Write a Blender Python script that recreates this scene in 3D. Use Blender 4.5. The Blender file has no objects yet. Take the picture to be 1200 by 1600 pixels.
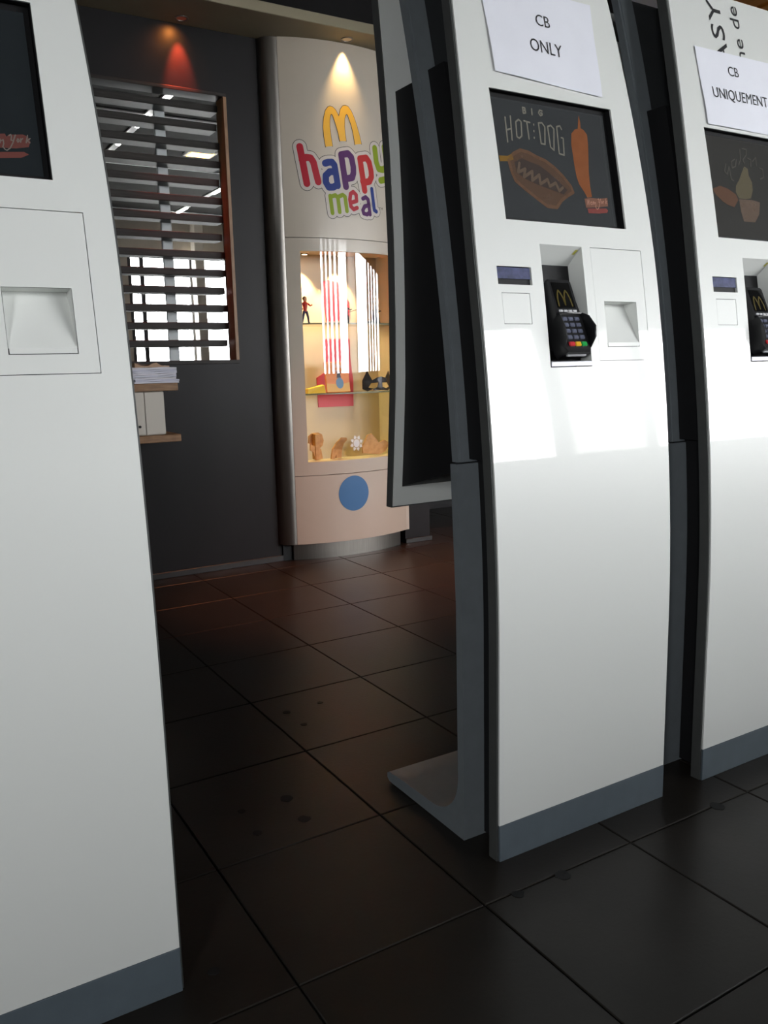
import bpy, bmesh, math, random
from mathutils import Matrix, Vector, Euler
random.seed(7)
S = bpy.context.scene
COL = S.collection

# ---------------------------------------------------------------- camera
def setup_camera():
    f, yaw, pitch, roll = 1313.93, 0.5379, 0.1735, 0.0235
    fw = Vector((math.sin(yaw)*math.cos(pitch), math.cos(yaw)*math.cos(pitch), -math.sin(pitch)))
    r = Vector((math.cos(yaw), -math.sin(yaw), 0))
    d = fw.cross(r)
    r2 = math.cos(roll)*r + math.sin(roll)*d
    d2 = -math.sin(roll)*r + math.cos(roll)*d
    cam = bpy.data.cameras.new('camera')
    cam.sensor_fit = 'VERTICAL'; cam.sensor_height = 36.0; cam.sensor_width = 27.0
    cam.lens = f/1600*36.0
    cam.clip_start = 0.05; cam.clip_end = 200
    o = bpy.data.objects.new('camera', cam); COL.objects.link(o)
    m = Matrix((r2, -d2, -fw)).transposed().to_4x4()
    m.translation = Vector((-0.5778, -4.0293, 1.1736))
    o.matrix_world = m
    S.camera = o
setup_camera()

# ---------------------------------------------------------------- world, daylight, exposure
SKY = 27.5
def setup_world():
    w = bpy.data.worlds.new('sky'); S.world = w; w.use_nodes = True
    bg = w.node_tree.nodes['Background']
    bg.inputs[0].default_value = (0.965, 0.985, 1.0, 1)
    bg.inputs[1].default_value = SKY
setup_world()
def portal(name, loc, sx, sz, rot):
    l = bpy.data.lights.new(name, 'AREA'); l.shape = 'RECTANGLE'; l.size = sx; l.size_y = sz
    l.cycles.is_portal = True
    o = bpy.data.objects.new(name, l); COL.objects.link(o); o.location = loc; o.rotation_euler = rot
S.view_settings.view_transform = 'Standard'; S.view_settings.look = 'None'
S.view_settings.exposure = 0.0; S.view_settings.gamma = 1.0
S.view_settings.use_curve_mapping = False

# openings in the street facade behind the camera (x0, x1, z0, z1) and in the dining-room facade
FRONT_Y, BACK_Y = -8.0, 6.5
FRONT_WIN = [(2.3, 5.8, 1.0, 3.2), (7.35, 13.4, 1.0, 3.2), (5.95, 7.2, 1.0, 3.2)]
BACK_WIN = [(2.2, 6.2, 0.25, 2.58)]
ADDED_LEFT_WIN = [(-7.2, -5.7, 1.25, 2.7)]      # y0, y1, z0, z1; unseen window added to light the left-facing kiosk sides
for a, b, c, d in ADDED_LEFT_WIN:
    portal('daylight_portal', (-3.22, (a+b)/2, (c+d)/2), b-a, d-c, (math.pi/2, 0, -math.pi/2))
for a, b, c, d in FRONT_WIN:
    portal('daylight_portal', ((a+b)/2, FRONT_Y-.02, (c+d)/2), b-a, d-c, (math.pi/2, 0, 0))
for a, b, c, d in BACK_WIN:
    portal('daylight_portal', ((a+b)/2, BACK_Y+.14, (c+d)/2), b-a, d-c, (math.pi/2, 0, math.pi))

# ---------------------------------------------------------------- materials
MATS = {}
def mat(name, col, rough=.5, spec=.5, metal=0, coat=0, coat_rough=.1, emit=None, estr=0, noise=0, nscale=8, bump=0, bscale=60, stretch=None, rand=0):
    if name in MATS: return MATS[name]
    m = bpy.data.materials.new(name); m.use_nodes = True
    nt = m.node_tree; b = nt.nodes['Principled BSDF']
    b.inputs['Base Color'].default_value = (*col, 1); b.inputs['Roughness'].default_value = rough
    b.inputs['Specular IOR Level'].default_value = spec; b.inputs['Metallic'].default_value = metal
    b.inputs['Coat Weight'].default_value = coat; b.inputs['Coat Roughness'].default_value = coat_rough
    if emit:
        b.inputs['Emission Color'].default_value = (*emit, 1); b.inputs['Emission Strength'].default_value = estr
    if noise or bump:
        tc = nt.nodes.new('ShaderNodeTexCoord'); mp = nt.nodes.new('ShaderNodeMapping')
        nt.links.new(tc.outputs['Object'], mp.inputs[0])
        if stretch: mp.inputs['Scale'].default_value = stretch
        if rand:
            oi = nt.nodes.new('ShaderNodeObjectInfo'); vm = nt.nodes.new('ShaderNodeVectorMath'); vm.operation = 'SCALE'
            vm.inputs[0].default_value = (37, 53, 11); nt.links.new(oi.outputs['Random'], vm.inputs['Scale'])
            nt.links.new(vm.outputs[0], mp.inputs['Location'])
    if noise:
        n = nt.nodes.new('ShaderNodeTexNoise'); n.inputs['Scale'].default_value = nscale; n.inputs['Detail'].default_value = 6
        nt.links.new(mp.outputs[0], n.inputs['Vector'])
        r = nt.nodes.new('ShaderNodeMapRange'); r.inputs['From Min'].default_value = .25; r.inputs['From Max'].default_value = .75
        r.inputs['To Min'].default_value = 1-noise; r.inputs['To Max'].default_value = 1+noise
        nt.links.new(n.outputs['Fac'], r.inputs['Value'])
        v = nt.nodes.new('ShaderNodeVectorMath'); v.operation = 'SCALE'; v.inputs[0].default_value = col
        fac = r.outputs[0]
        if rand:
            mr = nt.nodes.new('ShaderNodeMapRange'); mr.inputs['To Min'].default_value = 1-rand; mr.inputs['To Max'].default_value = 1+rand
            nt.links.new(oi.outputs['Random'], mr.inputs['Value'])
            mm = nt.nodes.new('ShaderNodeMath'); mm.operation = 'MULTIPLY'
            nt.links.new(fac, mm.inputs[0]); nt.links.new(mr.outputs[0], mm.inputs[1]); fac = mm.outputs[0]
        nt.links.new(fac, v.inputs['Scale']); nt.links.new(v.outputs[0], b.inputs['Base Color'])
    if bump:
        n2 = nt.nodes.new('ShaderNodeTexNoise'); n2.inputs['Scale'].default_value = bscale; n2.inputs['Detail'].default_value = 2
        nt.links.new(mp.outputs[0], n2.inputs['Vector'])
        bp = nt.nodes.new('ShaderNodeBump'); bp.inputs['Strength'].default_value = bump; bp.inputs['Distance'].default_value = .002
        nt.links.new(n2.outputs['Fac'], bp.inputs['Height']); nt.links.new(bp.outputs[0], b.inputs['Normal'])
        if coat: nt.links.new(bp.outputs[0], b.inputs['Coat Normal'])
    MATS[name] = m
    return m
def glass(name, tint=(1, 1, 1), ior=1.45, rough=0.0):
    if name in MATS: return MATS[name]
    m = bpy.data.materials.new(name); m.use_nodes = True; nt = m.node_tree
    nt.nodes.remove(nt.nodes['Principled BSDF'])
    out = nt.nodes['Material Output']
    t = nt.nodes.new('ShaderNodeBsdfTransparent'); t.inputs[0].default_value = (*tint, 1)
    g = nt.nodes.new('ShaderNodeBsdfGlossy'); g.inputs['Roughness'].default_value = rough
    fr = nt.nodes.new('ShaderNodeFresnel'); fr.inputs[0].default_value = ior
    mx = nt.nodes.new('ShaderNodeMixShader')
    ge = nt.nodes.new('ShaderNodeNewGeometry'); mr = nt.nodes.new('ShaderNodeMapRange')   # same thin-pane Fresnel from either face
    mr.inputs['To Min'].default_value = ior; mr.inputs['To Max'].default_value = 1/ior
    nt.links.new(ge.outputs['Backfacing'], mr.inputs['Value']); nt.links.new(mr.outputs[0], fr.inputs[0])
    nt.links.new(fr.outputs[0], mx.inputs[0]); nt.links.new(t.outputs[0], mx.inputs[1]); nt.links.new(g.outputs[0], mx.inputs[2])
    nt.links.new(mx.outputs[0], out.inputs[0])
    MATS[name] = m; return m
def wood(name, c1, c2, scale=(1, 12, 12), rough=.5, spec=.4):
    if name in MATS: return MATS[name]
    m = mat(name, c1, rough, spec); nt = m.node_tree; b = nt.nodes['Principled BSDF']
    tc = nt.nodes.new('ShaderNodeTexCoord'); mp = nt.nodes.new('ShaderNodeMapping'); mp.inputs['Scale'].default_value = scale
    n = nt.nodes.new('ShaderNodeTexNoise'); n.inputs['Scale'].default_value = 5; n.inputs['Detail'].default_value = 8
    cr = nt.nodes.new('ShaderNodeValToRGB'); cr.color_ramp.elements[0].position = .35; cr.color_ramp.elements[1].position = .7
    cr.color_ramp.elements[0].color = (*c1, 1); cr.color_ramp.elements[1].color = (*c2, 1)
    nt.links.new(tc.outputs['Object'], mp.inputs[0]); nt.links.new(mp.outputs[0], n.inputs['Vector'])
    nt.links.new(n.outputs['Fac'], cr.inputs[0]); nt.links.new(cr.outputs[0], b.inputs['Base Color'])
    return m
M_PANEL = mat('white_lacquer', (.75, .765, .74), .38, .5, coat=.9, coat_rough=.02, bump=.012, bscale=160)
M_TRIM = mat('charcoal_trim', (.075, .078, .076), .45, noise=.1, nscale=30)
M_PLINTH = mat('blue_grey_plinth', (.10, .125, .145), .35, noise=.08, nscale=20)
M_STAND = mat('slate_grey_steel', (.17, .19, .205), .42, .5, noise=.06, nscale=30)
M_BLACK = mat('black_sheet_metal', (.008, .008, .009), .6, .3, noise=.1)
M_BACKPL = mat('dark_back_plate', (.03, .033, .035), .55, noise=.1)
M_REAR = mat('light_grey_frame', (.78, .80, .77), .45, noise=.03)
M_TILE = mat('dark_stone_tile', (.020, .0165, .0135), .36, .3, noise=.22, nscale=5, bump=.12, bscale=90, rand=.08)
M_GROUT = mat('dark_grout', (.008, .008, .008), .9, noise=.2)
M_WALL = mat('slate_wall_panel', (.0125, .0115, .0125), .45, .18, noise=.12, nscale=3, bump=.03)
M_CEIL = mat('black_ceiling', (.014, .014, .014), .8, noise=.2)
M_SOFFIT = mat('beige_soffit', (.33, .29, .20), .7, noise=.04)
M_CAB = mat('cream_lacquer', (.50, .44, .365), .35, .5, coat=.4, coat_rough=.06, noise=.02)
M_STEEL = mat('brushed_steel', (.27, .25, .23), .38, metal=1, noise=.12, nscale=6, stretch=(60, 60, 1.2))
M_SLAT = wood('dark_stained_wood', (.014, .011, .010), (.024, .020, .018), (1.5, 20, 20), .55, .3)
M_OAK = wood('warm_oak', (.20, .105, .05), (.32, .18, .09), (3, 20, 20), .45)
M_OAKV = wood('warm_oak_upright', (.20, .105, .05), (.32, .18, .09), (20, 20, 2), .45)
M_WHITE = mat('matt_white', (.75, .74, .72), .5, noise=.02)
M_PAPER = mat('copy_paper', (.78, .79, .86), .75, .2, noise=.02, nscale=12)
M_INK = mat('black_ink', (.012, .012, .014), .6, noise=.05)
M_GREYP = mat('pale_grey_paint', (.50, .53, .54), .5, noise=.03)
M_GLASS = glass('clear_glass')
M_CASEGLASS = glass('display_case_glass', ior=1.55)
def screen(name, col, e, rough=.18):
    return mat(name, tuple(c*.35 for c in col), rough, .5, emit=col, estr=e, noise=.25, nscale=40)

# ---------------------------------------------------------------- mesh helpers
class MB:
    def __init__(s): s.v = []; s.f = []; s.sm = []
    def add(s, vs, fs, smooth=False):
        o = len(s.v); s.v += [tuple(v) for v in vs]
        for f in fs: s.f.append(tuple(i+o for i in f)); s.sm.append(smooth)
        return s
    def box(s, a, b):
        (x0, y0, z0), (x1, y1, z1) = a, b
        return s.add([(x0,y0,z0),(x1,y0,z0),(x1,y1,z0),(x0,y1,z0),(x0,y0,z1),(x1,y0,z1),(x1,y1,z1),(x0,y1,z1)],
              [(0,3,2,1),(4,5,6,7),(0,1,5,4),(1,2,6,5),(2,3,7,6),(3,0,4,7)])
    def bbox(s, a, b, bev=.004):
        (x0, y0, z0), (x1, y1, z1) = a, b
        bev = min(bev, .45*min(x1-x0, y1-y0, z1-z0))
        vs = []; idx = {}
        for ix in (0, 1):
            for iy in (0, 1):
                for iz in (0, 1):
                    c = ((x0, x1)[ix], (y0, y1)[iy], (z0, z1)[iz]); sg = (1-2*ix, 1-2*iy, 1-2*iz)
                    for ax in range(3):
                        p = [c[k]+(sg[k]*bev if k != ax else 0) for k in range(3)]
                        idx[ix, iy, iz, ax] = len(vs); vs.append(p)
        fs = []
        for ax in range(3):
            o1, o2 = [k for k in range(3) if k != ax]
            for e in (0, 1):
                q = []
                for a1, a2 in ((0, 0), (1, 0), (1, 1), (0, 1)):
                    k = [0, 0, 0]; k[ax] = e; k[o1] = a1; k[o2] = a2; q.append(idx[(*k, ax)])
                fs.append(tuple(q))
        for ax in range(3):      # edge bevels along axis ax
            o1, o2 = [k for k in range(3) if k != ax]
            for a1 in (0, 1):
                for a2 in (0, 1):
                    k0 = [0, 0, 0]; k1 = [0, 0, 0]; k0[ax] = 0; k1[ax] = 1
                    for k in (k0, k1): k[o1] = a1; k[o2] = a2
                    fs.append((idx[(*k0, o1)], idx[(*k1, o1)], idx[(*k1, o2)], idx[(*k0, o2)]))
        for ix in (0, 1):
            for iy in (0, 1):
                for iz in (0, 1): fs.append(tuple(idx[ix, iy, iz, a] for a in range(3)))
        return s.add(vs, fs)
    def prism(s, poly, fn, lo, hi, smooth=False):
        # poly: 2D outline, fn(u, v, w) -> 3D, extruded w from lo to hi
        n = len(poly)
        vs = [fn(u, v, lo) for u, v in poly]+[fn(u, v, hi) for u, v in poly]
        fs = [tuple(range(n)), tuple(range(2*n-1, n-1, -1))]
        o = len(s.v); s.add(vs, fs)
        for i in range(n):
            j = (i+1) % n; s.f.append((o+i, o+n+i, o+n+j, o+j)); s.sm.append(smooth)
        return s
    def tube(s, pts, rad, seg=10, cap=True):
        rings = []
        pts = [Vector(p) for p in pts]
        if not hasattr(rad, '__len__'): rad = [rad]*len(pts)
        o = len(s.v)
        for i, p in enumerate(pts):
            d = (pts[min(i+1, len(pts)-1)]-pts[max(i-1, 0)]).normalized()
            up = Vector((0, 0, 1)) if abs(d.z) < .9 else Vector((0, 1, 0))
            a = d.cross(up).normalized(); b = d.cross(a)
            for k in range(seg):
                t = 2*math.pi*k/seg; s.v.append(tuple(p+rad[i]*(math.cos(t)*a+math.sin(t)*b)))
        for i in range(len(pts)-1):
            for k in range(seg):
                k2 = (k+1) % seg; s.f.append((o+i*seg+k, o+i*seg+k2, o+(i+1)*seg+k2, o+(i+1)*seg+k)); s.sm.append(True)
        if cap:
            s.f.append(tuple(o+k for k in range(seg))); s.sm.append(False)
            e = o+(len(pts)-1)*seg; s.f.append(tuple(e+k for k in range(seg))); s.sm.append(False)
        return s
    def ball(s, c, r, seg=12, rings=8):
        if not hasattr(r, '__len__'): r = (r, r, r)
        o = len(s.v)
        for i in range(rings+1):
            ph = math.pi*i/rings
            for k in range(seg):
                t = 2*math.pi*k/seg
                s.v.append((c[0]+r[0]*math.sin(ph)*math.cos(t), c[1]+r[1]*math.sin(ph)*math.sin(t), c[2]+r[2]*math.cos(ph)))
        for i in range(rings):
            for k in range(seg):
                k2 = (k+1) % seg; s.f.append((o+i*seg+k, o+i*seg+k2, o+(i+1)*seg+k2, o+(i+1)*seg+k)); s.sm.append(True)
        return s
    def stroke(s, pts, hw, fn, seg=12):
        for (x0, z0), (x1, z1) in zip(pts, pts[1:]):
            dx, dz = x1-x0, z1-z0; L = math.hypot(dx, dz) or 1; nx, nz = -dz/L*hw, dx/L*hw
            s.add([fn(x0+nx, z0+nz), fn(x1+nx, z1+nz), fn(x1-nx, z1-nz), fn(x0-nx, z0-nz)], [(0, 1, 2, 3)])
        for x, z in pts:
            s.add([fn(x+hw*math.cos(2*math.pi*k/seg), z+hw*math.sin(2*math.pi*k/seg)) for k in range(seg)], [tuple(range(seg))])
        return s
    def poly(s, pts, fn):
        return s.add([fn(x, z) for x, z in pts], [tuple(range(len(pts)))])
    def build(s, name, m, parent=None, sharp=None, fix=True):
        me = bpy.data.meshes.new(name); me.from_pydata(s.v, [], s.f)
        me.polygons.foreach_set('use_smooth', s.sm)
        bm = bmesh.new(); bm.from_mesh(me)
        if fix:
            bmesh.ops.remove_doubles(bm, verts=bm.verts, dist=1e-6)
            bmesh.ops.recalc_face_normals(bm, faces=bm.faces)
        bmesh.ops.triangulate(bm, faces=[f for f in bm.faces if len(f.verts) > 4])
        bm.to_mesh(me); bm.free()
        if any(s.sm): me.set_sharp_from_angle(angle=math.radians(sharp or 40))
        me.materials.append(m)
        return link(name, me, parent)
def link(name, data, parent=None):
    o = bpy.data.objects.new(name, data); COL.objects.link(o)
    if parent: o.parent = parent
    return o
def tag(o, label=None, cat=None, group=None, kind=None):
    if label: o['label'] = label
    if cat: o['category'] = cat
    if group: o['group'] = group
    if kind: o['kind'] = kind
    return o
def thing(name, loc, label=None, cat=None, group=None, rot=(0, 0, 0)):
    o = bpy.data.objects.new(name, None); COL.objects.link(o); o.empty_display_size = .1
    o.location = loc; o.rotation_euler = rot
    return tag(o, label, cat, group)
def struct(o): o['kind'] = 'structure'; return o
def text_part(txt, size, fn, m, name, parent, spacing=1.0, sx=1.0):
    c = bpy.data.curves.new(name, 'FONT'); c.body = txt; c.size = size; c.space_character = spacing
    c.resolution_u = 3
    t = bpy.data.objects.new(name, c)
    me = bpy.data.meshes.new_from_object(t)
    bpy.data.objects.remove(t); bpy.data.curves.remove(c)
    xs = [v.co.x for v in me.vertices]; w = (max(xs)+min(xs))/2
    for v in me.vertices: v.co = fn((v.co.x-w)*sx, v.co.y)
    me.materials.clear(); me.materials.append(m); me.name = name
    return link(name, me, parent)
def split_islands(o, name):
    bm = bmesh.new(); bm.from_mesh(o.data); bm.verts.ensure_lookup_table()
    seen = set(); parent = o.parent; m = o.data.materials[0]
    for v0 in bm.verts:
        if v0.index in seen: continue
        st = [v0]; isl = []
        seen.add(v0.index)
        while st:
            v = st.pop(); isl.append(v)
            for e in v.link_edges:
                w = e.other_vert(v)
                if w.index not in seen: seen.add(w.index); st.append(w)
        mp = {v.index: i for i, v in enumerate(isl)}
        fs = {f for v in isl for f in v.link_faces}
        me = bpy.data.meshes.new(name); me.from_pydata([tuple(v.co) for v in isl], [], [[mp[v.index] for v in f.verts] for f in fs]); me.materials.append(m)
        link(name, me, parent)
    bm.free(); bpy.data.objects.remove(o)
def spot(name, loc, target, power, col, angle, blend=.4, rad=.02, parent=None):
    l = bpy.data.lights.new(name, 'SPOT'); l.energy = power; l.color = col; l.spot_size = math.radians(angle); l.spot_blend = blend
    l.shadow_soft_size = rad
    o = bpy.data.objects.new(name, l); COL.objects.link(o); o.location = loc
    o.rotation_euler = (Vector(target)-Vector(loc)).to_track_quat('-Z', 'Y').to_euler()
    return o

# measured outlines (metres)
HAPPY =[('red', [[(1.632, 2.395), (1.664, 2.198)], [(1.642, 2.325), (1.665, 2.339), (1.69, 2.337), (1.705, 2.315), (1.713, 2.279), (1.729, 2.21)]]),
 ('blue', [[(1.773, 2.313), (1.792, 2.32), (1.815, 2.322), (1.829, 2.307), (1.834, 2.276), (1.846, 2.196)], [(1.831, 2.271), (1.799, 2.269), (1.774, 2.246), (1.774, 2.21), (1.79, 2.184), (1.819, 2.186), (1.843, 2.201)]]),
 ('purple', [[(1.873, 2.367), (1.898, 2.194)], [(1.88, 2.369), (1.917, 2.377), (1.939, 2.359), (1.95, 2.307), (1.95, 2.275), (1.941, 2.248), (1.912, 2.24), (1.894, 2.244)]]),
 ('scarlet', [[(1.997, 2.357), (2.025, 2.184)], [(2.004, 2.359), (2.042, 2.367), (2.062, 2.346), (2.075, 2.299), (2.077, 2.267), (2.062, 2.239), (2.03, 2.23), (2.013, 2.234)]]),
 ('green', [[(2.107, 2.429), (2.117, 2.353), (2.134, 2.318), (2.165, 2.317), (2.193, 2.331)], [(2.181, 2.446), (2.201, 2.333), (2.208, 2.29), (2.191, 2.266), (2.148, 2.254)]]),
 ]
MEAL =[('green', [[(1.797, 2.137), (1.808, 2.043)], [(1.8, 2.133), (1.829, 2.142), (1.844, 2.13), (1.853, 2.051)], [(1.847, 2.135), (1.875, 2.147), (1.89, 2.138), (1.9, 2.059)]]),
 ('red', [[(1.928, 2.108), (1.966, 2.12), (1.964, 2.154), (1.945, 2.169), (1.927, 2.157), (1.921, 2.124), (1.927, 2.087), (1.945, 2.072), (1.968, 2.082)]]),
 ('purple', [[(2.01, 2.137), (2.031, 2.147), (2.048, 2.135), (2.051, 2.114), (2.06, 2.052)], [(2.051, 2.103), (2.022, 2.095), (2.008, 2.072), (2.014, 2.054), (2.038, 2.05), (2.056, 2.063)]]),
 ('blue', [[(2.077, 2.198), (2.093, 2.08), (2.108, 2.073)]]),
 ]
ARCH = [([(1.779, 2.402), (1.771, 2.458), (1.768, 2.509), (1.773, 2.555), (1.785, 2.597), (1.8, 2.616), (1.813, 2.622)], [(1.821, 2.409), (1.813, 2.461), (1.808, 2.512), (1.809, 2.548), (1.813, 2.572), (1.817, 2.579), (1.821, 2.581)]), ([(1.813, 2.622), (1.829, 2.619), (1.846, 2.606), (1.866, 2.572)], [(1.821, 2.581), (1.827, 2.576), (1.837, 2.551), (1.849, 2.516)]), ([(1.866, 2.572), (1.877, 2.612), (1.892, 2.631), (1.907, 2.636)], [(1.9, 2.521), (1.902, 2.563), (1.907, 2.581), (1.915, 2.591)]), ([(1.907, 2.636), (1.926, 2.633), (1.947, 2.61), (1.965, 2.576), (1.983, 2.531), (1.998, 2.486), (2.01, 2.44)], [(1.915, 2.591), (1.923, 2.586), (1.933, 2.561), (1.945, 2.532), (1.953, 2.501), (1.96, 2.466), (1.965, 2.431)]), ([(1.866, 2.572), (1.849, 2.516), (1.859, 2.481), (1.867, 2.44)], [(1.866, 2.572), (1.9, 2.521), (1.903, 2.48), (1.908, 2.444)])]
BOTTLE= [(0.0983, 1.7574), (0.101, 1.7421), (0.0997, 1.7264), (0.1087, 1.7233), (0.1183, 1.713), (0.1177, 1.6903), (0.1145, 1.6673), (0.1077, 1.6214), (0.1061, 1.5875), (0.1076, 1.5623), (0.0917, 1.5597), (0.0826, 1.5743), (0.07, 1.59), (0.0652, 1.6062), (0.0628, 1.6339), (0.0624, 1.6618), (0.0616, 1.684), (0.0666, 1.7098), (0.0795, 1.7212), (0.0896, 1.7238)]
FORK= [(-0.1671, 1.6336), (-0.1422, 1.6349), (-0.129, 1.6416), (-0.1254, 1.6287), (-0.1443, 1.6228), (-0.1661, 1.6206)]
BUN= [(-0.1406, 1.6245), (-0.1237, 1.6421), (-0.1011, 1.6526), (-0.077, 1.6498), (-0.0536, 1.6414), (-0.0295, 1.6357), (-0.0029, 1.622), (0.0198, 1.6049), (0.0421, 1.582), (0.0474, 1.5686), (0.0269, 1.5587), (0.0062, 1.5461), (-0.0115, 1.5283), (-0.0406, 1.5289), (-0.0701, 1.5455), (-0.1023, 1.5643), (-0.1274, 1.5807), (-0.1349, 1.5985)]
FILL= [(-0.1236, 1.6235), (-0.1009, 1.6338), (-0.0774, 1.6282), (-0.0499, 1.6228), (-0.0235, 1.609), (0.0028, 1.5923), (0.0293, 1.5726), (0.016, 1.5605), (-0.0195, 1.5686), (-0.0579, 1.5761), (-0.0952, 1.5863), (-0.1209, 1.5999)]
ZIG= [(-0.11, 1.6222), (-0.1174, 1.6002), (-0.0946, 1.6104), (-0.1015, 1.591), (-0.0741, 1.607), (-0.0778, 1.5851), (-0.0539, 1.6008), (-0.0539, 1.5792), (-0.0301, 1.5921), (-0.0255, 1.5762), (-0.0056, 1.5861), (0.0024, 1.5677), (0.0151, 1.5769)]
LOGO= [[(0.0814, 1.5561), (0.0995, 1.5603), (0.1307, 1.5599), (0.1592, 1.5641), (0.158, 1.5436), (0.1271, 1.539), (0.0835, 1.5347)], [(0.0872, 1.5333), (0.1506, 1.5379), (0.1562, 1.5335), (0.1528, 1.5276), (0.1244, 1.5236), (0.0891, 1.5223)]]
HOTDOG= [[(-0.1348, 1.7234), (-0.1364, 1.6673)], [(-0.1185, 1.7281), (-0.1224, 1.6729)], [(-0.1357, 1.6945), (-0.1209, 1.6989)], [(-0.1044, 1.7165), (-0.0952, 1.723), (-0.0883, 1.7185), (-0.0916, 1.6858), (-0.1004, 1.6794), (-0.1068, 1.6827), (-0.1044, 1.7165)], [(-0.0796, 1.7217), (-0.0619, 1.7202)], [(-0.071, 1.7207), (-0.0706, 1.6815)], [(-0.0503, 1.7178), (-0.0507, 1.7156)], [(-0.0521, 1.7026), (-0.0526, 1.7004)], [(-0.0539, 1.6869), (-0.0543, 1.6847)], [(-0.0351, 1.7224), (-0.035, 1.6747), (-0.0232, 1.6741), (-0.0166, 1.7151), (-0.024, 1.7238), (-0.0351, 1.7224)], [(-0.0077, 1.7175), (-0.0069, 1.6696), (0.0029, 1.6632), (0.0113, 1.7138), (0.0029, 1.7216), (-0.0077, 1.7175)], [(0.0358, 1.7159), (0.0318, 1.7238), (0.0212, 1.7205), (0.0184, 1.6571), (0.0336, 1.6546), (0.0374, 1.6952), (0.0315, 1.6957)], [(-0.0783, 1.7528), (-0.0781, 1.7393), (-0.0707, 1.741), (-0.0705, 1.7457), (-0.0774, 1.7464), (-0.071, 1.7483), (-0.0713, 1.7526), (-0.0783, 1.7528)], [(-0.0506, 1.7532), (-0.0515, 1.7394)], [(-0.0191, 1.7524), (-0.0262, 1.7531), (-0.0304, 1.7463), (-0.0261, 1.7405), (-0.0202, 1.7429), (-0.0195, 1.7469), (-0.0238, 1.7469)]]
CONE= [(-0.0106, 1.6949), (0.004, 1.6897), (0.0048, 1.6698), (0.0152, 1.653), (0.0137, 1.6306), (0.0014, 1.6074), (-0.024, 1.6032), (-0.0517, 1.6033), (-0.0617, 1.62), (-0.0578, 1.6378), (-0.0403, 1.6547), (-0.0252, 1.6759)]
CUP= [(-0.0522, 1.601), (0.004, 1.6032), (0.0386, 1.5992), (0.0283, 1.5651), (0.0059, 1.5415), (-0.0433, 1.5405), (-0.0503, 1.5662)]
COOKIE= [(-0.1603, 1.6204), (-0.1265, 1.6318), (-0.0943, 1.6259), (-0.0632, 1.6133), (-0.0561, 1.5985), (-0.0773, 1.5774), (-0.1035, 1.5819), (-0.1222, 1.5891), (-0.1486, 1.6063)]
SCRIPT= [[(-0.0896, 1.6937), (-0.0991, 1.6733), (-0.0891, 1.6655), (-0.0773, 1.6884), (-0.0747, 1.6538), (-0.0653, 1.6502)], [(-0.0483, 1.711), (-0.0639, 1.7029), (-0.0644, 1.6853), (-0.0494, 1.6911), (-0.0418, 1.7095)], [(-0.0206, 1.7404), (-0.0241, 1.7113), (-0.0344, 1.697)], [(-0.0093, 1.7439), (0.008, 1.7435), (0.0042, 1.7275), (-0.0134, 1.7124), (-0.0085, 1.704)], [(0.0092, 1.7191), (0.0225, 1.7161), (0.0181, 1.6977)], [(0.0287, 1.7122), (0.046, 1.7252), (0.0441, 1.7025)], [(0.0571, 1.6971), (0.0708, 1.6939), (0.0693, 1.6713), (0.0535, 1.6653)]]
NYRED= [[(0.0935, 1.5552), (0.1121, 1.5582), (0.1202, 1.5596), (0.1276, 1.5605), (0.1295, 1.5559), (0.134, 1.5599), (0.1446, 1.5607), (0.1546, 1.5623), (0.1626, 1.5598), (0.1657, 1.5514), (0.1621, 1.5423), (0.1419, 1.5379), (0.1175, 1.5365), (0.0911, 1.5345)], [(0.0902, 1.5268), (0.1167, 1.5296), (0.1537, 1.5335), (0.1611, 1.5299), (0.1484, 1.5234), (0.1155, 1.5196), (0.0891, 1.5173)]]
NYSCR= [[(0.1333, 1.5577), (0.1364, 1.5602), (0.1372, 1.5568), (0.1357, 1.5506), (0.1393, 1.5502), (0.1428, 1.5592)], [(0.1437, 1.5602), (0.1381, 1.5466), (0.1329, 1.5373), (0.1276, 1.5333), (0.1245, 1.5347), (0.1232, 1.5372)], [(0.1467, 1.5545), (0.1447, 1.5508), (0.146, 1.5483), (0.1484, 1.5512), (0.1467, 1.5545)], [(0.1509, 1.5549), (0.1502, 1.5488), (0.1515, 1.5533), (0.1542, 1.5553)], [(0.1624, 1.5615), (0.1588, 1.5489)], [(0.1659, 1.5567), (0.1605, 1.5525), (0.1647, 1.5495)], [(0.1144, 1.5508), (0.1136, 1.5438), (0.1168, 1.5511), (0.1192, 1.5505), (0.1184, 1.5444)], [(0.106, 1.5473), (0.1102, 1.5486), (0.1088, 1.551), (0.106, 1.5473), (0.1071, 1.5431), (0.1105, 1.5443)], [(0.0957, 1.5538), (0.0951, 1.5418), (0.1013, 1.5544), (0.1007, 1.5424)], [(0.1205, 1.548), (0.1239, 1.5501), (0.1239, 1.5433), (0.1217, 1.5379)]]
BIRD= [(2.037, 0.608), (2.035, 0.651), (2.074, 0.721), (2.102, 0.728), (2.137, 0.692), (2.154, 0.669), (2.196, 0.682), (2.227, 0.665), (2.284, 0.654), (2.226, 0.646), (2.201, 0.609), (2.163, 0.591)]
ARCHW= [(1.799, 0.596), (1.811, 0.657), (1.843, 0.697), (1.879, 0.724), (1.909, 0.722), (1.914, 0.708), (1.889, 0.686), (1.876, 0.652), (1.869, 0.597), (1.834, 0.599), (1.835, 0.623), (1.823, 0.595)]
LEFTW= [(1.67, 0.696), (1.69, 0.685), (1.711, 0.689), (1.742, 0.661), (1.751, 0.602), (1.703, 0.597), (1.689, 0.648), (1.669, 0.659)]
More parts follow.
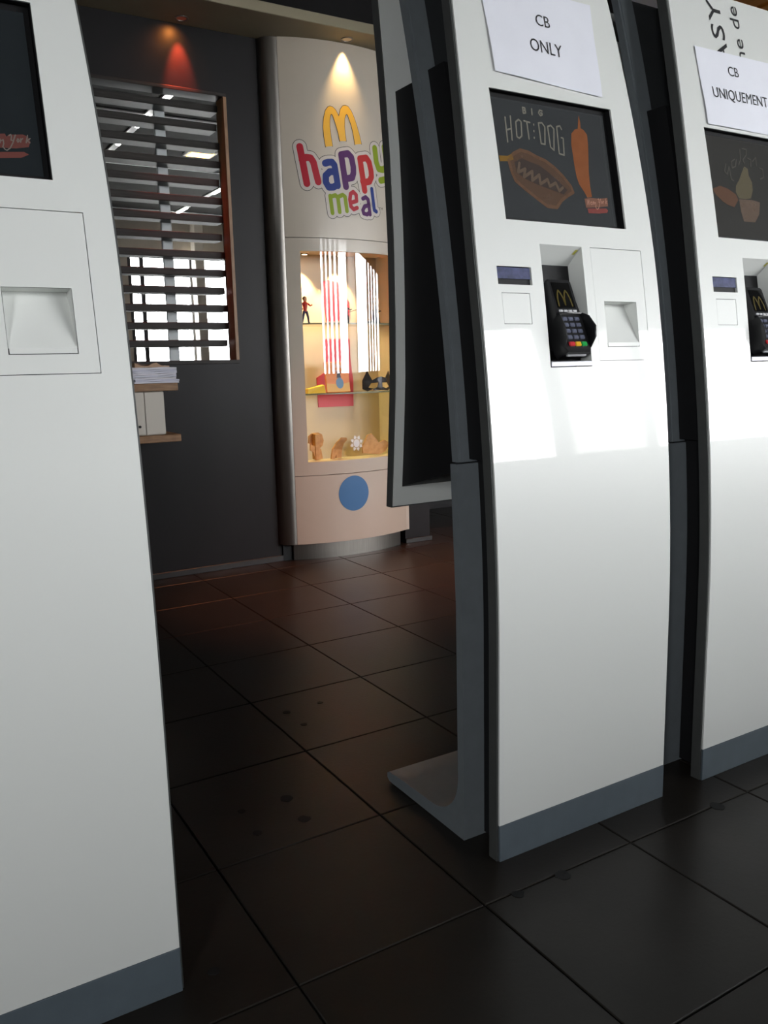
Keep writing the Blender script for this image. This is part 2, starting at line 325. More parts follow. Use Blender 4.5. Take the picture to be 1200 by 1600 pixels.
EARW= [(1.673, 0.701), (1.677, 0.743), (1.698, 0.76), (1.741, 0.763), (1.767, 0.749), (1.776, 0.711), (1.767, 0.68), (1.742, 0.661), (1.716, 0.683), (1.69, 0.69)]
SUN= [(1.925, 0.703), (1.926, 0.727)]
BOOK= [(1.789, 1.191), (1.938, 1.193), (1.986, 1.01), (1.808, 1.0)]
YEL= [(1.646, 1.034), (1.758, 1.059), (1.779, 1.053), (1.791, 1.009), (1.65, 1.006)]
MASK= [(2.051, 1.02), (2.053, 1.073), (2.075, 1.13), (2.101, 1.071), (2.144, 1.094), (2.173, 1.097), (2.211, 1.084), (2.235, 1.126), (2.256, 1.061), (2.256, 1.023), (2.216, 1.006), (2.17, 1.011), (2.099, 1.011), (2.072, 1.02)]
RED1= [(1.884, 1.687), (1.928, 1.703), (1.995, 1.695), (2.02, 1.675), (2.081, 1.563), (2.078, 1.483), (2.024, 1.456), (1.913, 1.448)]
RED2= [(1.897, 1.341), (2.073, 1.34), (2.075, 1.217), (2.091, 1.082), (2.088, 0.913), (1.834, 0.916), (1.829, 1.1), (1.901, 1.14)]

# ================================================================= the room
T = .45
XL, XR, CZ = -3.2, 14.0, 3.3
def wall_with_holes(name, y0, y1, x0, x1, z0, z1, holes, m):
    mb = MB()
    xs = sorted({x0, x1, *[h[0] for h in holes], *[h[1] for h in holes]}); zs = sorted({z0, z1, *[h[2] for h in holes], *[h[3] for h in holes]})
    for a, b in zip(xs, xs[1:]):
        for c, d in zip(zs, zs[1:]):
            if not any(h[0]-1e-6 <= a and b <= h[1]+1e-6 and h[2]-1e-6 <= c and d <= h[3]+1e-6 for h in holes):
                mb.box((a, y0, c), (b, y1, d))
    return struct(mb.build(name, m, fix=False))
def build_room():
    g = MB().box((-40, -45, -.4), (50, 45, -.2)).build('ground', mat('asphalt', (.28, .28, .27), .8, noise=.2), None); struct(g)
    # floor: grout bed under the laid tiles, plain tiled floor beyond
    i0, i1, j0, j1 = -3, 9, -9, 4
    X0, X1, Y0, Y1 = i0*T, i1*T, j0*T, j1*T
    mb = MB().box((X0, Y0, -.2), (X1, Y1, -.004))
    for a, b in (((XL, -8.2), (XR, Y0)), ((XL, Y1), (XR, 6.9)), ((XL, Y0), (X0, Y1)), ((X1, Y0), (XR, Y1))):
        mb.box((a[0], a[1], -.2), (b[0], b[1], 0))
    m = bpy.data.materials.new('tiled_floor'); m.use_nodes = True; nt = m.node_tree; b = nt.nodes['Principled BSDF']
    b.inputs['Roughness'].default_value = .36; b.inputs['Specular IOR Level'].default_value = .35
    tc = nt.nodes.new('ShaderNodeTexCoord'); br = nt.nodes.new('ShaderNodeTexBrick'); br.offset = 0
    br.inputs['Scale'].default_value = 1; br.inputs['Brick Width'].default_value = T; br.inputs['Row Height'].default_value = T
    br.inputs['Mortar Size'].default_value = .002
    br.inputs['Color1'].default_value = (.024, .0205, .0175, 1); br.inputs['Color2'].default_value = (.026, .022, .019, 1); br.inputs['Mortar'].default_value = (.008, .008, .008, 1)
    nt.links.new(tc.outputs['Object'], br.inputs['Vector']); nt.links.new(br.outputs['Color'], b.inputs['Base Color'])
    fl = struct(mb.build('floor', m, fix=False)); fl.data.materials.append(M_GROUT)
    for p in list(fl.data.polygons)[:6]: p.material_index = 1
    g = .0022; e = .0018
    vs = [(g, g, -.004), (T-g, g, -.004), (T-g, T-g, -.004), (g, T-g, -.004), (g, g, -e), (T-g, g, -e), (T-g, T-g, -e), (g, T-g, -e),
          (g+e, g+e, 0), (T-g-e, g+e, 0), (T-g-e, T-g-e, 0), (g+e, T-g-e, 0)]
    fs = [(8, 9, 10, 11)]+[(a, (a+1) % 4, 4+(a+1) % 4, 4+a) for a in range(4)]+[(4+a, 4+(a+1) % 4, 8+(a+1) % 4, 8+a) for a in range(4)]
    me = bpy.data.meshes.new('tile'); me.from_pydata(vs, [], fs); me.materials.append(M_TILE)
    for i in range(i0, i1):
        for j in range(j0, j1):
            o = link('tile', me, fl); o.location = (i*T, j*T, 0)
    # chewing-gum stains trodden into the tiles
    gum = mat('trodden_gum', (.006, .006, .006), .7, noise=.2)
    for k, (x, y, r) in enumerate(((.276, -2.034, .02), (.271, -2.158, .018), (.147, -2.03, .012), (.141, -2.154, .013), (.668, -2.712, .02), (.535, -2.711, .016), (-.125, -2.574, .014), (1.218, -2.705, .02), (.524, -1.496, .013), (.657, -1.486, .011), (.53, -1.62, .012))):
        n = 11; pts = [(x+r*(.75+.35*random.random())*math.cos(2*math.pi*a/n), y+r*(.75+.35*random.random())*math.sin(2*math.pi*a/n)) for a in range(n)]
        MB().prism(pts, lambda u, v, w: (u, v, w), .0001, .0012).build('gum_stain', gum, fl)
    # back wall with the slatted opening, wall beside the display case
    wall_with_holes('wall_back', .633, .733, XL, 1.50, 0, CZ, [(-.9, 1.255, 1.22, 2.64)], M_WALL)
    struct(MB().box((2.345, .60, 0), (2.54, .95, CZ)).build('wall_pier', M_WALL))
    struct(MB().box((2.63, 1.6, 0), (XR, 1.7, CZ)).build('wall_kitchen', M_WALL))
    struct(MB().box((1.5, .95, 0), (2.54, 1.0, CZ)).build('wall_behind_case', M_WALL))
    struct(MB().box((1.45, .633, 2.967), (2.345, .95, CZ)).build('wall_over_case', M_WALL))
    ly0, ly1, lz0, lz1 = ADDED_LEFT_WIN[0]
    struct(MB().box((XL-.1, -8.2, 0), (XL, ly0, CZ)).box((XL-.1, ly1, 0), (XL, 6.7, CZ)).box((XL-.1, ly0, 0), (XL, ly1, lz0)).box((XL-.1, ly0, lz1), (XL, ly1, CZ)).build('wall_left', mat('sand_render', (.42, .40, .36), .7, noise=.05), fix=False))
    # unseen low wall added behind the camera to shade the lower kiosk panels
    struct(MB().bbox((-1.6, -5.02, 0), (9.5, -4.92, 1.035), .01).build('added_shade_wall', mat('shade_wall_grey', (.12, .12, .12), .6, noise=.1)))
    struct(MB().box((XR, -8.2, 0), (XR+.1, 6.7, CZ)).build('wall_right', M_WALL))
    wall_with_holes('wall_front', -8.15, -8.0, XL, XR, 0, CZ, FRONT_WIN, mat('grey_render', (.16, .16, .165), .7, noise=.1))
    wall_with_holes('wall_dining', 6.5, 6.65, XL, XR, 0, CZ, BACK_WIN, mat('beige_plaster', (.55, .50, .43), .7, noise=.05))
    struct(MB().box((XL-.1, -8.15, CZ), (XR+.1, .733, CZ+.1)).build('ceiling', M_CEIL))
    struct(MB().box((XL, .733, 2.99), (XR, 6.65, CZ+.1)).build('ceiling_dining', mat('taupe_ceiling', (.012, .011, .0105), .8, .1, noise=.1)))
    struct(MB().bbox((XL, .285, 2.967), (2.54, .633, 3.02), .003).build('ceiling_soffit', M_SOFFIT))
    bb = struct(MB().bbox((XL, .621, 0), (1.50, .633, .035), .002).build('baseboard_back', mat('baseboard_grey', (.018, .018, .018), .4, noise=.1)))
    struct(MB().bbox((2.345, .588, 0), (2.552, .60, .03), .002).build('baseboard_pier', MATS['baseboard_grey']))
    # ceiling raft of pale panel and oak planks high up between the kiosks
    struct(MB().bbox((2.55, -2.4, 2.967), (3.24, -.69, 3.0), .003).build('ceiling_raft', mat('blue_grey_panel', (.68, .72, .82), .6, noise=.04)))
    pl = struct(MB().box((3.25, -2.4, 3.0), (5.2, -.6, 3.03)).build('ceiling_batten', M_BLACK))
    x = 3.255
    for k in range(5):
        MB().bbox((x, -2.4, 2.967), (x+.33, -.6, 3.0), .004).build('plank', wood('orange_wood', (.62, .25, .05), (.78, .36, .09), (12, 1, 12), .45), pl); x += .375
    # timber lining of the slatted opening
    for k, (a, b) in enumerate((((1.235, .628, 1.22), (1.255, .74, 2.64)), ((-.9, .628, 1.20), (1.255, .74, 1.222)), ((-.9, .628, 2.638), (1.255, .74, 2.656)))):
        struct(MB().bbox(a, b, .002).build('trim_%d' % (k+1), M_OAKV if k == 0 else M_SLAT))
    # windows
    def window(n, x0, x1, z0, z1, y, bars, m, dp=.06, bw=.02):
        w = struct(thing('window_%d' % n, ((x0+x1)/2, y, z0)))
        cx = (x0+x1)/2; fw = .05
        mb = MB()
        for a, b in (((x0, z0), (x0+fw, z1)), ((x1-fw, z0), (x1, z1)), ((x0+fw, z0), (x1-fw, z0+fw)), ((x0+fw, z1-fw), (x1-fw, z1))):
            mb.box((a[0]-cx, -dp/2, a[1]-z0), (b[0]-cx, dp/2, b[1]-z0))
        mb.build('window_frame', m, w)
        xs = [x0+fw]+bars+[x1-fw]
        for bx in bars: MB().bbox((bx-bw-cx, -dp/2, fw), (bx+bw-cx, dp/2, z1-z0-fw), .003).build('mullion', m, w)
        for a, b in zip(xs, xs[1:]):
            MB().box((a+.01-cx, -.003, fw*.8), (b-.01-cx, .003, z1-z0-fw*.8)).build('pane', M_GLASS, w)
    fm = mat('dark_window_frame', (.03, .03, .032), .4, noise=.1)
    window(1, *FRONT_WIN[0], -8.07, [2.75, 3.25, 3.85, 4.45], fm, .06, .16)
    window(2, *FRONT_WIN[1], -8.07, [9.85, 10.6, 11.4, 12.4], fm, .06, .22)
    w = struct(thing('window_4', (XL-.05, (ly0+ly1)/2, lz0))); L = (ly1-ly0)/2; H = lz1-lz0  # unseen side window, added as fill light from the left
    mb = MB()
    for a, b in (((-L, 0), (-L+.05, H)), ((L-.05, 0), (L, H)), ((-L+.05, 0), (L-.05, .05)), ((-L+.05, H-.05), (L-.05, H))): mb.box((-.03, a[0], a[1]), (.03, b[0], b[1]))
    mb.build('window_frame', fm, w)
    MB().box((-.003, -L+.04, .04), (.003, L-.04, H-.04)).build('pane', M_GLASS, w)
    window(5, *FRONT_WIN[2], -8.07, [], fm)  # unseen window added in place of a pillar, for the panel reflections
    bl = bpy.data.materials.new('added_blind_fabric'); bl.use_nodes = True; nt = bl.node_tree; nt.nodes.remove(nt.nodes['Principled BSDF'])
    tr = nt.nodes.new('ShaderNodeBsdfTranslucent'); tr.inputs[0].default_value = (.62, .61, .59, 1); nt.links.new(tr.outputs[0], nt.nodes['Material Output'].inputs[0])
    w5 = bpy.data.objects['window_5']
    MB().box((-.60, .035, .02), (.60, .037, 2.16)).build('added_blind', bl, w5)  # unseen diffuser added so the kiosk panel mirrors a softer bright band
    window(3, *BACK_WIN[0], 6.57, [2.38, 3.003, 3.75, 4.5, 5.3], fm, .06, .026)
build_room()

# ---------------------------------------------------------------- dining room seen through the slats
def build_dining():
    col = MB().bbox((2.945, 6.2, 0), (3.06, 6.36, 2.989), .01).build('column', mat('beige_column', (.80, .73, .62), .6, noise=.04))
    tag(col, 'beige square column against the bright windows behind the slats', 'column')
    lm = mat('fluorescent_tube', (.8, .8, .8), .5, emit=(1, .98, .95), estr=18)
    hm = mat('lamp_housing', (.6, .6, .6), .5, noise=.03)
    for x, y0, y1, lb in ((1.33, 1.7, 4.0, 'long white ceiling batten lamp behind the slats, nearer the grey post'), (2.69, 2.6, 6.2, 'long white ceiling batten lamp behind the slats, nearer the oak jamb')):
        t = thing('ceiling_batten_lamp', (x, (y0+y1)/2, 2.99), lb, 'lamp', 'dining room batten lamps')
        L = (y1-y0)/2
        MB().bbox((-.03, -L, -.012), (.03, L, 0), .004).build('housing', hm, t)
        n = int((y1-y0)/.55)
        for k in range(n):
            a = -L+(2*L)*k/n
            MB().bbox((-.017, a+.05, -.026), (.017, a+.38, -.012), .005).build('tube', lm, t)
    for y in (2.35, 3.9, 5.2, 6.0):
        struct(MB().bbox((XL, y-.008, 2.978), (7, y+.008, 2.99), .002).build('ceiling_runner', hm))
    t = thing('square_downlight', (2.03, 3.26, 2.99), 'square ceiling downlight glowing orange behind the upper slats', 'lamp')
    MB().bbox((-.125, -.10, -.02), (.125, .10, 0), .004).build('trim_frame', hm, t)
    MB().bbox((-.10, -.075, -.024), (.10, .075, -.018), .002).build('diffuser', mat('orange_diffuser', (.8, .5, .2), .5, emit=(1, .52, .12), estr=7), t)
    # the slatted screen
    sc = thing('slatted_screen', (.3, .76, 1.22), 'dark wooden horizontal slat screen with grey upright in the wall opening', 'slat screen')
    me = None
    for k in range(14):
        z = .098*(k+1)
        if me is None:
            o = MB().bbox((-1.185, -.055, -.019), (.93, .055, .019), .003).build('slat', M_SLAT, sc); me = o.data
        else: o = link('slat', me, sc)
        o.location = (.0 if k % 3 else -.012, 0, z)
    p = MB().bbox((.605, .058, 0), (.665, .075, 1.42), .004).build('upright', M_GREYP, sc); p['label'] = 'pale grey upright behind the slats'
build_dining()

# ---------------------------------------------------------------- wall cupboard and papers
def build_cupboard():
    t = thing('wall_cupboard', (.3, .633, .80), 'cream wall cupboard between two oak shelves under the slats', 'cupboard')
    MB().bbox((-.75, -.30, .266), (.49, 0, .305), .003).build('upper_shelf', M_OAK, t)
    MB().bbox((-.75, -.30, 0), (.49, 0, .038), .003).build('lower_shelf', M_OAK, t)
    cream = mat('cream_laminate', (.55, .51, .45), .5, noise=.02)
    MB().box((-.7, -.25, .038), (.42, 0, .266)).build('body', cream, t)
    for a, b in ((-.7, -.29), (-.287, .316), ):
        d = MB().bbox((a, -.268, .042), (b, -.251, .262), .002).build('door', cream, t)
    MB().bbox((.319, -.268, .042), (.42, -.251, .262), .002).build('end_panel', cream, t)
    MB().tube([(.285, -.274, .085), (.285, -.266, .085)], .007, 10).build('lock', M_BLACK, t)
    z = 1.1055
    cols = [(.62, .62, .70), (.56, .56, .66), (.66, .65, .70), (.60, .60, .69), (.64, .62, .68)]
    n = 9
    words = ['bottom', 'second', 'third', 'fourth', 'fifth', 'sixth', 'seventh', 'eighth', 'top']
    for k in range(n):
        h = .0085+.003*random.random(); dx = random.uniform(-.012, .012); dy = random.uniform(-.012, .012)
        last = k == n-1
        m = mat('kraft_paper', (.38, .24, .15), .7, noise=.08) if last else mat('newsprint_%d' % (k % 5), cols[k % 5], .75, noise=.06, nscale=30)
        hx = .117 if not last else .10
        mb = MB(); N = 8
        top = [[(-hx+2*hx*i/N, -.10+.2*j/4, h+(.006*math.sin(i*1.3+k)*(.3 if not last else 2.2)*(1 if j in (0, 4) else .4))) for i in range(N+1)] for j in range(5)]
        vs = [p for r in top for p in r]; fs = [(j*(N+1)+i, j*(N+1)+i+1, (j+1)*(N+1)+i+1, (j+1)*(N+1)+i) for j in range(4) for i in range(N)]
        vs = [(x, y, max(zz, h*.6)) for x, y, zz in vs]
        o = len(vs); vs2 = vs+[(x, y, 0) for x, y, _ in vs]
        fs2 = fs+[tuple(o+i for i in reversed(f)) for f in fs]
        ring = [i for i in range(N+1)]+[j*(N+1)+N for j in range(1, 5)]+[4*(N+1)+i for i in range(N-1, -1, -1)]+[j*(N+1) for j in range(3, 0, -1)]
        fs2 += [(ring[i], ring[(i+1) % len(ring)], o+ring[(i+1) % len(ring)], o+ring[i]) for i in range(len(ring))]
        ob = MB().add(vs2, fs2).build('newspaper', m)
        ob.location = (.682+dx-(.03 if last else 0), .475+dy, z); z += h*(.98)+.0008
        ob.rotation_euler[2] = random.uniform(-.06, .06)+(.25 if last else 0)
        if last: tag(ob, 'crumpled brown kraft sheet lying on the newspaper stack', 'paper')
        else: tag(ob, 'pale newspaper, %s from below in the stack on the oak shelf' % words[k].replace('bottom', 'first'), 'newspaper', 'newspapers stacked on the oak shelf')
build_cupboard()

# ================================================================= ordering kiosks
def yp(z):
    d = max(0.0, z-.5); return .1048*d*d-.0067*d**3
def hwid(z): return .281-.028*max(0.0, (z-1.35)/.59)**1.5
KY = -2.59
ZT = 2.165
def P(x, z, off=0): return (x, yp(z)+off, z)
SZ0, SZ1 = 1.487, 1.778
def SP(x, z, off=0):
    t = (z-SZ0)/(SZ1-SZ0); return (x, yp(SZ0)*(1-t)+yp(SZ1)*t+.020+off, z)
def zrange(z0, z1, step=.05):
    n = max(1, int(math.ceil((z1-z0)/step))); return [z0+(z1-z0)*i/n for i in range(n+1)]
HOLES = [(-.187, .190, SZ0, SZ1, .005), (-.229, -.130, 1.343, 1.383, .012), (-.222, -.141, 1.256, 1.325, .012), (-.097, .033, 1.158, 1.437, .02), (.060, .232, 1.170, 1.437, .015)]
def curved_strip(mb, xf0, xf1, z0, z1, o0, o1, step=.05):
    """solid following the front curve: x from xf0(z) to xf1(z), depth o0..o1 behind it"""
    zs = zrange(z0, z1, step); b = len(mb.v)
    for z in zs:
        mb.v += [P(xf0(z), z, o0), P(xf1(z), z, o0), P(xf1(z), z, o1), P(xf0(z), z, o1)]
    for i in range(len(zs)-1):
        for k in range(4):
            k2 = (k+1) % 4; mb.f.append((b+4*i+k, b+4*i+k2, b+4*i+4+k2, b+4*i+4+k)); mb.sm.append(True)
    mb.f += [(b, b+1, b+2, b+3), tuple(b+4*(len(zs)-1)+k for k in range(4))]; mb.sm += [False, False]
    return mb
def kiosk_panel(root):
    mb = MB()
    xs = sorted({h[0] for h in HOLES} | {h[1] for h in HOLES}); xs = [None]+xs+[None]
    zs = sorted({round(z, 4) for z in zrange(.092, ZT, .06)} | {h[2] for h in HOLES} | {h[3] for h in HOLES})
    zs = [z for i, z in enumerate(zs) if i == 0 or z-zs[i-1] > 1e-4]
    def xx(i, z): return -hwid(z) if i == 0 else hwid(z) if i == len(xs)-1 else xs[i]
    idx = {}
    for j, z in enumerate(zs):
        for i in range(len(xs)):
            idx[i, j] = len(mb.v); mb.v.append(P(xx(i, z), z))
    for j in range(len(zs)-1):
        zc = (zs[j]+zs[j+1])/2
        for i in range(len(xs)-1):
            xc = (xx(i, zc)+xx(i+1, zc))/2
            if any(h[0] < xc < h[1] and h[2] < zc < h[3] for h in HOLES): continue
            mb.f.append((idx[i, j], idx[i+1, j], idx[i+1, j+1], idx[i, j+1])); mb.sm.append(True)
    for x0, x1, z0, z1, dp in HOLES:     # reveals
        if (x0, z0) == (-.097, 1.158): continue
        zz = [z for z in zs if z0-1e-5 <= z <= z1+1e-5]
        for x in (x0, x1):
            for a, b in zip(zz, zz[1:]): mb.add([P(x, a), P(x, b), P(x, b, dp), P(x, a, dp)], [(0, 1, 2, 3)])
        for z in (z0, z1): mb.add([P(x0, z), P(x1, z), P(x1, z, dp), P(x0, z, dp)], [(0, 1, 2, 3)])
    for sgn in (-1, 1):                   # thin returned edge of the sheet
        for a, b in zip(zs, zs[1:]): mb.add([P(sgn*hwid(a), a), P(sgn*hwid(b), b), P(sgn*hwid(b), b, .005), P(sgn*hwid(a), a, .005)], [(0, 1, 2, 3)], True)
    mb.add([P(-hwid(ZT), ZT), P(hwid(ZT), ZT), P(hwid(ZT), ZT, .03), P(-hwid(ZT), ZT, .03)], [(0, 1, 2, 3)])
    return mb.build('front_panel', M_PANEL, root, sharp=35)
def flat_quad(fn, x0, x1, z0, z1, off): return MB().add([fn(x0, z0, off), fn(x1, z0, off), fn(x1, z1, off), fn(x0, z1, off)], [(0, 1, 2, 3)])
def build_kiosk(kx, label, content):
    root = thing('order_kiosk', (kx, KY, 0), label, 'kiosk', 'white self-order kiosks in a row')
    kiosk_panel(root)
    for s in (-1, 1):
        mb = MB(); curved_strip(mb, lambda z: s*(hwid(z)-.008), lambda z: s*(hwid(z)+.0045), .0, ZT, .005, .034); mb.build('side_trim', M_TRIM, root, sharp=40)
    MB().bbox((-.2812, -.002, 0), (.2812, .0045, .0915), .001).build('plinth', M_PLINTH, root)
    mb = MB(); curved_strip(mb, lambda z: -hwid(z)+.013, lambda z: hwid(z)-.013, .01, ZT-.004, .024, .036)
    # the back plate leaves room for the payment recess
    mb = MB()
    for a, b, xa, xb in ((.01, 1.157, None, None), (1.438, 1.486, None, None), (1.779, ZT-.004, None, None)):
        curved_strip(mb, lambda z: -hwid(z)+.013, lambda z: hwid(z)-.013, a, b, .024, .036)
    curved_strip(mb, lambda z: -hwid(z)+.013, lambda z: -.099, 1.157, 1.438, .024, .036); curved_strip(mb, lambda z: .061, lambda z: hwid(z)-.013, 1.157, 1.438, .044, .05)
    curved_strip(mb, lambda z: -hwid(z)+.013, lambda z: hwid(z)-.013, 1.486, 1.779, .038, .046)
    mb.build('back_plate', M_BACKPL, root, sharp=40)
    mb = MB(); curved_strip(mb, lambda z: -.262, lambda z: .262, .952, 1.84, .052, .115); mb.build('front_housing', M_BLACK, root, sharp=40)
    mb = MB(); curved_strip(mb, lambda z: -.240, lambda z: .240, .012, .948, .037, .112); mb.build('lower_housing', M_BLACK, root, sharp=40)
    # stand: curved slab rising from a foot plate
    fo, th = .120, .024
    def slab(z0, z1, name):
        mb = MB(); curved_strip(mb, lambda z: -.291, lambda z: -.283, z0, z1, fo+.002, fo+th)
        curved_strip(mb, lambda z: .283, lambda z: .291, z0, z1, fo+.002, fo+th)
        for sg in (-1, 1): curved_strip(mb, lambda z: sg*.236, lambda z: sg*.2835, z0, z1, fo, fo+th-.003)
        mb.build(name, M_STAND, root, sharp=40)
        mb = MB(); curved_strip(mb, lambda z: -.236, lambda z: .236, z0, z1, fo+.004, fo+th-.004); mb.build('post_infill', M_BACKPL, root, sharp=40)
    slab(.945, ZT-.01, 'upper_post')
    R = .115; cy, cz = fo+th+R, .038+R
    prof = [(fo, .0), (fo, .941), (yp(.941)+fo+th, .941), (fo+th+.002, .6)]
    prof += [(cy-R*math.cos(a), cz-R*math.sin(a)) for a in [math.radians(d) for d in range(0, 91, 10)]]
    prof += [(.40, .036), (.478, .032), (.488, .026), (.488, .012), (.478, .004)]
    # column part keeps following the curve between z .5 and .94
    prof[1:2] = [(fo, .5), (fo+yp(.7), .7), (fo+yp(.941), .941)]
    mb = MB().prism(prof, lambda u, v, w: (w, u, v), -.297, .297, smooth=True); mb.build('foot_stand', M_STAND, root, sharp=30)
    # rear unit
    rp = [(.80, .45), (.95, .435), (1.12, .42), (1.3, .415), (1.48, .415), (1.7, .427), (1.88, .445), (2.05, .466), (2.165, .482)]
    def ry(z):
        for (a, u), (b, v) in zip(rp, rp[1:]):
            if z <= b: return u+(v-u)*(z-a)/(b-a)
        return rp[-1][1]
    mb = MB(); zs = zrange(.80, 2.085, .05); b = 0
    for z in zs: mb.v += [(-.281, ry(z), z), (.281, ry(z), z), (.281, ry(z)+.004, z), (-.281, ry(z)+.004, z)]
    for i in range(len(zs)-1):
        for k in range(4): mb.f.append((4*i+k, 4*i+(k+1) % 4, 4*i+4+(k+1) % 4, 4*i+4+k)); mb.sm.append(True)
    mb.f += [(0, 1, 2, 3), tuple(4*(len(zs)-1)+k for k in range(4))]; mb.sm += [False]*2
    mb.build('rear_frame', M_REAR, root, sharp=40)
    mb = MB(); zs = zrange(.80, ZT, .05)
    for z in zs: mb.v += [(-.283, ry(z)+.0042, z), (.283, ry(z)+.0042, z), (.283, ry(z)+.032, z), (-.283, ry(z)+.032, z)]
    for i in range(len(zs)-1):
        for k in range(4): mb.f.append((4*i+k, 4*i+(k+1) % 4, 4*i+4+(k+1) % 4, 4*i+4+k)); mb.sm.append(True)
    mb.f += [(0, 1, 2, 3), tuple(4*(len(zs)-1)+k for k in range(4))]; mb.sm += [False]*2
    mb.v = [(x, y, z-(.004 if z < .81 else 0)) for x, y, z in mb.v]
    mb.build('rear_panel', M_TRIM, root, sharp=40)
    prof = [(ry(.85)-.001, .852), (yp(.93)+fo+th+.002, .925)]+[(yp(z)+fo+th+.002, z) for z in zrange(1.0, 1.80, .1)]+[(yp(1.84)+fo+th+.002, 1.835)]+[(ry(1.84)-.001, 1.835)]+[(ry(z)-.001, z) for z in reversed(zrange(.95, 1.80, .1))]
    MB().prism(prof, lambda u, v, w: (w, u, v), -.2555, .2555).build('rear_housing', M_BLACK, root)
    # screen
    sc = MB().add([SP(-.186, SZ0+.001, 0), SP(.189, SZ0+.001, 0), SP(.189, SZ1-.001, 0), SP(-.186, SZ1-.001, 0), SP(-.186, SZ0+.001, .015), SP(.189, SZ0+.001, .015), SP(.189, SZ1-.001, .015), SP(-.186, SZ1-.001, .015)],
        [(0, 1, 2, 3), (4, 7, 6, 5), (0, 4, 5, 1), (1, 5, 6, 2), (2, 6, 7, 3), (3, 7, 4, 0)]).build('screen_bezel', M_BLACK, root)
    mb = MB()
    for a, b in (((-.1875, SZ0-.0005), (-.1875, SZ1+.0005)), ((.1905, SZ0-.0005), (.1905, SZ1+.0005)), ((-.1875, SZ0-.0005), (.1905, SZ0-.0005)), ((-.1875, SZ1+.0005), (.1905, SZ1+.0005))):
        n = 6 if a[0] == b[0] else 1
        for k in range(n):
            za, zb2 = a[1]+(b[1]-a[1])*k/n, a[1]+(b[1]-a[1])*(k+1)/n
            xa, xb2 = (a[0], a[0]) if n > 1 else (a[0], b[0])
            mb.add([P(xa, za, .005), P(xb2, zb2, .005), SP(xb2, zb2, .001), SP(xa, za, .001)], [(0, 1, 2, 3)])
    mb.build('screen_surround', M_BLACK, root)
    d = flat_quad(SP, -.178, .180, SZ0+.008, SZ1-.012, -.0006).build('display', screen('display_dark_%s' % content, {'hotdog': (.034, .037, .039), 'ice': (.036, .036, .034), 'newyork': (.013, .016, .018)}[content], .75), sc)
    f = lambda o: (lambda x, z: SP(x, z, o))
    if content == 'hotdog':
        MB().poly(BUN, f(-.0010)).build('hot_dog_picture', screen('scr_bun', (.072, .045, .032), .8), d)
        MB().stroke(BUN+BUN[:1], .004, f(-.0012), 8).build('bun_crust', screen('scr_crust', (.095, .055, .036), .8), d)
        MB().poly(FILL, f(-.0014)).build('hot_dog_filling', screen('scr_fill', (.042, .033, .030), .8), d)
        MB().stroke(ZIG, .0035, f(-.0018), 8).build('sauce_zigzag', screen('scr_zig', (.088, .064, .048), .8), d)
        MB().poly(FORK, f(-.0012)).build('fork_picture', screen('scr_fork', (.15, .085, .022), .8), d)
        MB().poly(BOTTLE, f(-.0012)).build('sauce_bottle_picture', screen('scr_bottle', (.17, .062, .027), .8), d)
        MB().poly(LOGO[0], f(-.0012)).build('logo_picture', screen('scr_logo', (.14, .07, .05), .8), d)
        MB().poly(LOGO[1], f(-.0013)).build('logo_underline', screen('scr_red', (.16, .045, .04), .8), d)
        mb = MB()
        for s in HOTDOG: mb.stroke(s, .0019, f(-.0016), 8)
        mb.build('title_lettering', screen('scr_title', (.135, .13, .11), .8), d)['label'] = 'BIG HOT:DOG lettering'
        mb = MB()
        for s in NYSCR: mb.stroke([(.1205+(x-.128)*.95, z-.0) for x, z in s], .0009, f(-.0018), 6)
        mb.build('logo_script', screen('scr_script', (.30, .16, .12), .8), d)
    elif content == 'ice':
        MB().poly(CONE, f(-.0010)).build('ice_cream_picture', screen('scr_cone', (.085, .075, .05), .8), d)
        MB().poly(CUP, f(-.0012)).build('cup_picture', screen('scr_cup', (.095, .07, .055), .8), d)
        MB().poly(COOKIE, f(-.0012)).build('cookie_picture', screen('scr_cookie', (.09, .052, .036), .8), d)
        mb = MB()
        for s in SCRIPT: mb.stroke(s, .0016, f(-.0016), 8)
        mb.build('script_lettering', screen('scr_scr2', (.065, .063, .056), .8), d)
    else:
        MB().poly(NYRED[0], f(-.0010)).build('red_logo', screen('scr_ny', (.085, .032, .028), .8), d)
        MB().poly(NYRED[1], f(-.0010)).build('red_underline', screen('scr_ny2', (.10, .035, .03), .8), d)
        mb = MB()
        for s in NYSCR: mb.stroke(s, .0009, f(-.0016), 6)
        mb.build('script_lettering', screen('scr_scr3', (.11, .095, .085), .8), d)
    # card reader window and scanner cover on the left
    cs = MB()
    curved_strip(cs, lambda z: -.228, lambda z: -.131, 1.344, 1.382, .007, .012); cs.build('card_slot', M_BLACK, root)
    mb = MB(); curved_strip(mb, lambda z: -.227, lambda z: -.132, 1.356, 1.381, .003, .0068); mb.build('card_slot_window', mat('navy_film', (.035, .045, .13), .25, .5, noise=.5, nscale=70), root)
    mb = MB(); curved_strip(mb, lambda z: -.2208, lambda z: -.1422, 1.2572, 1.3238, .0006, .008); mb.build('scanner_cover', M_PANEL, root)
    mb = MB(); curved_strip(mb, lambda z: -.222, lambda z: -.141, 1.256, 1.325, .0085, .012); mb.build('scanner_seat', M_TRIM, root)
    # payment recess: pale sloping hood above a black cradle
    x0, x1 = -.097, .033
    hood = [(yp(1.437), 1.437), (yp(1.38)+.085, 1.371), (yp(1.38)+.085, 1.30), (yp(1.17)+.03, 1.158), (yp(1.158), 1.158)]
    mb = MB()
    mb.add([(x0, *hood[0]), (x1, *hood[0]), (x1, *hood[1]), (x0, *hood[1])], [(0, 1, 2, 3)])
    zz = zrange(1.158, 1.437, .03)
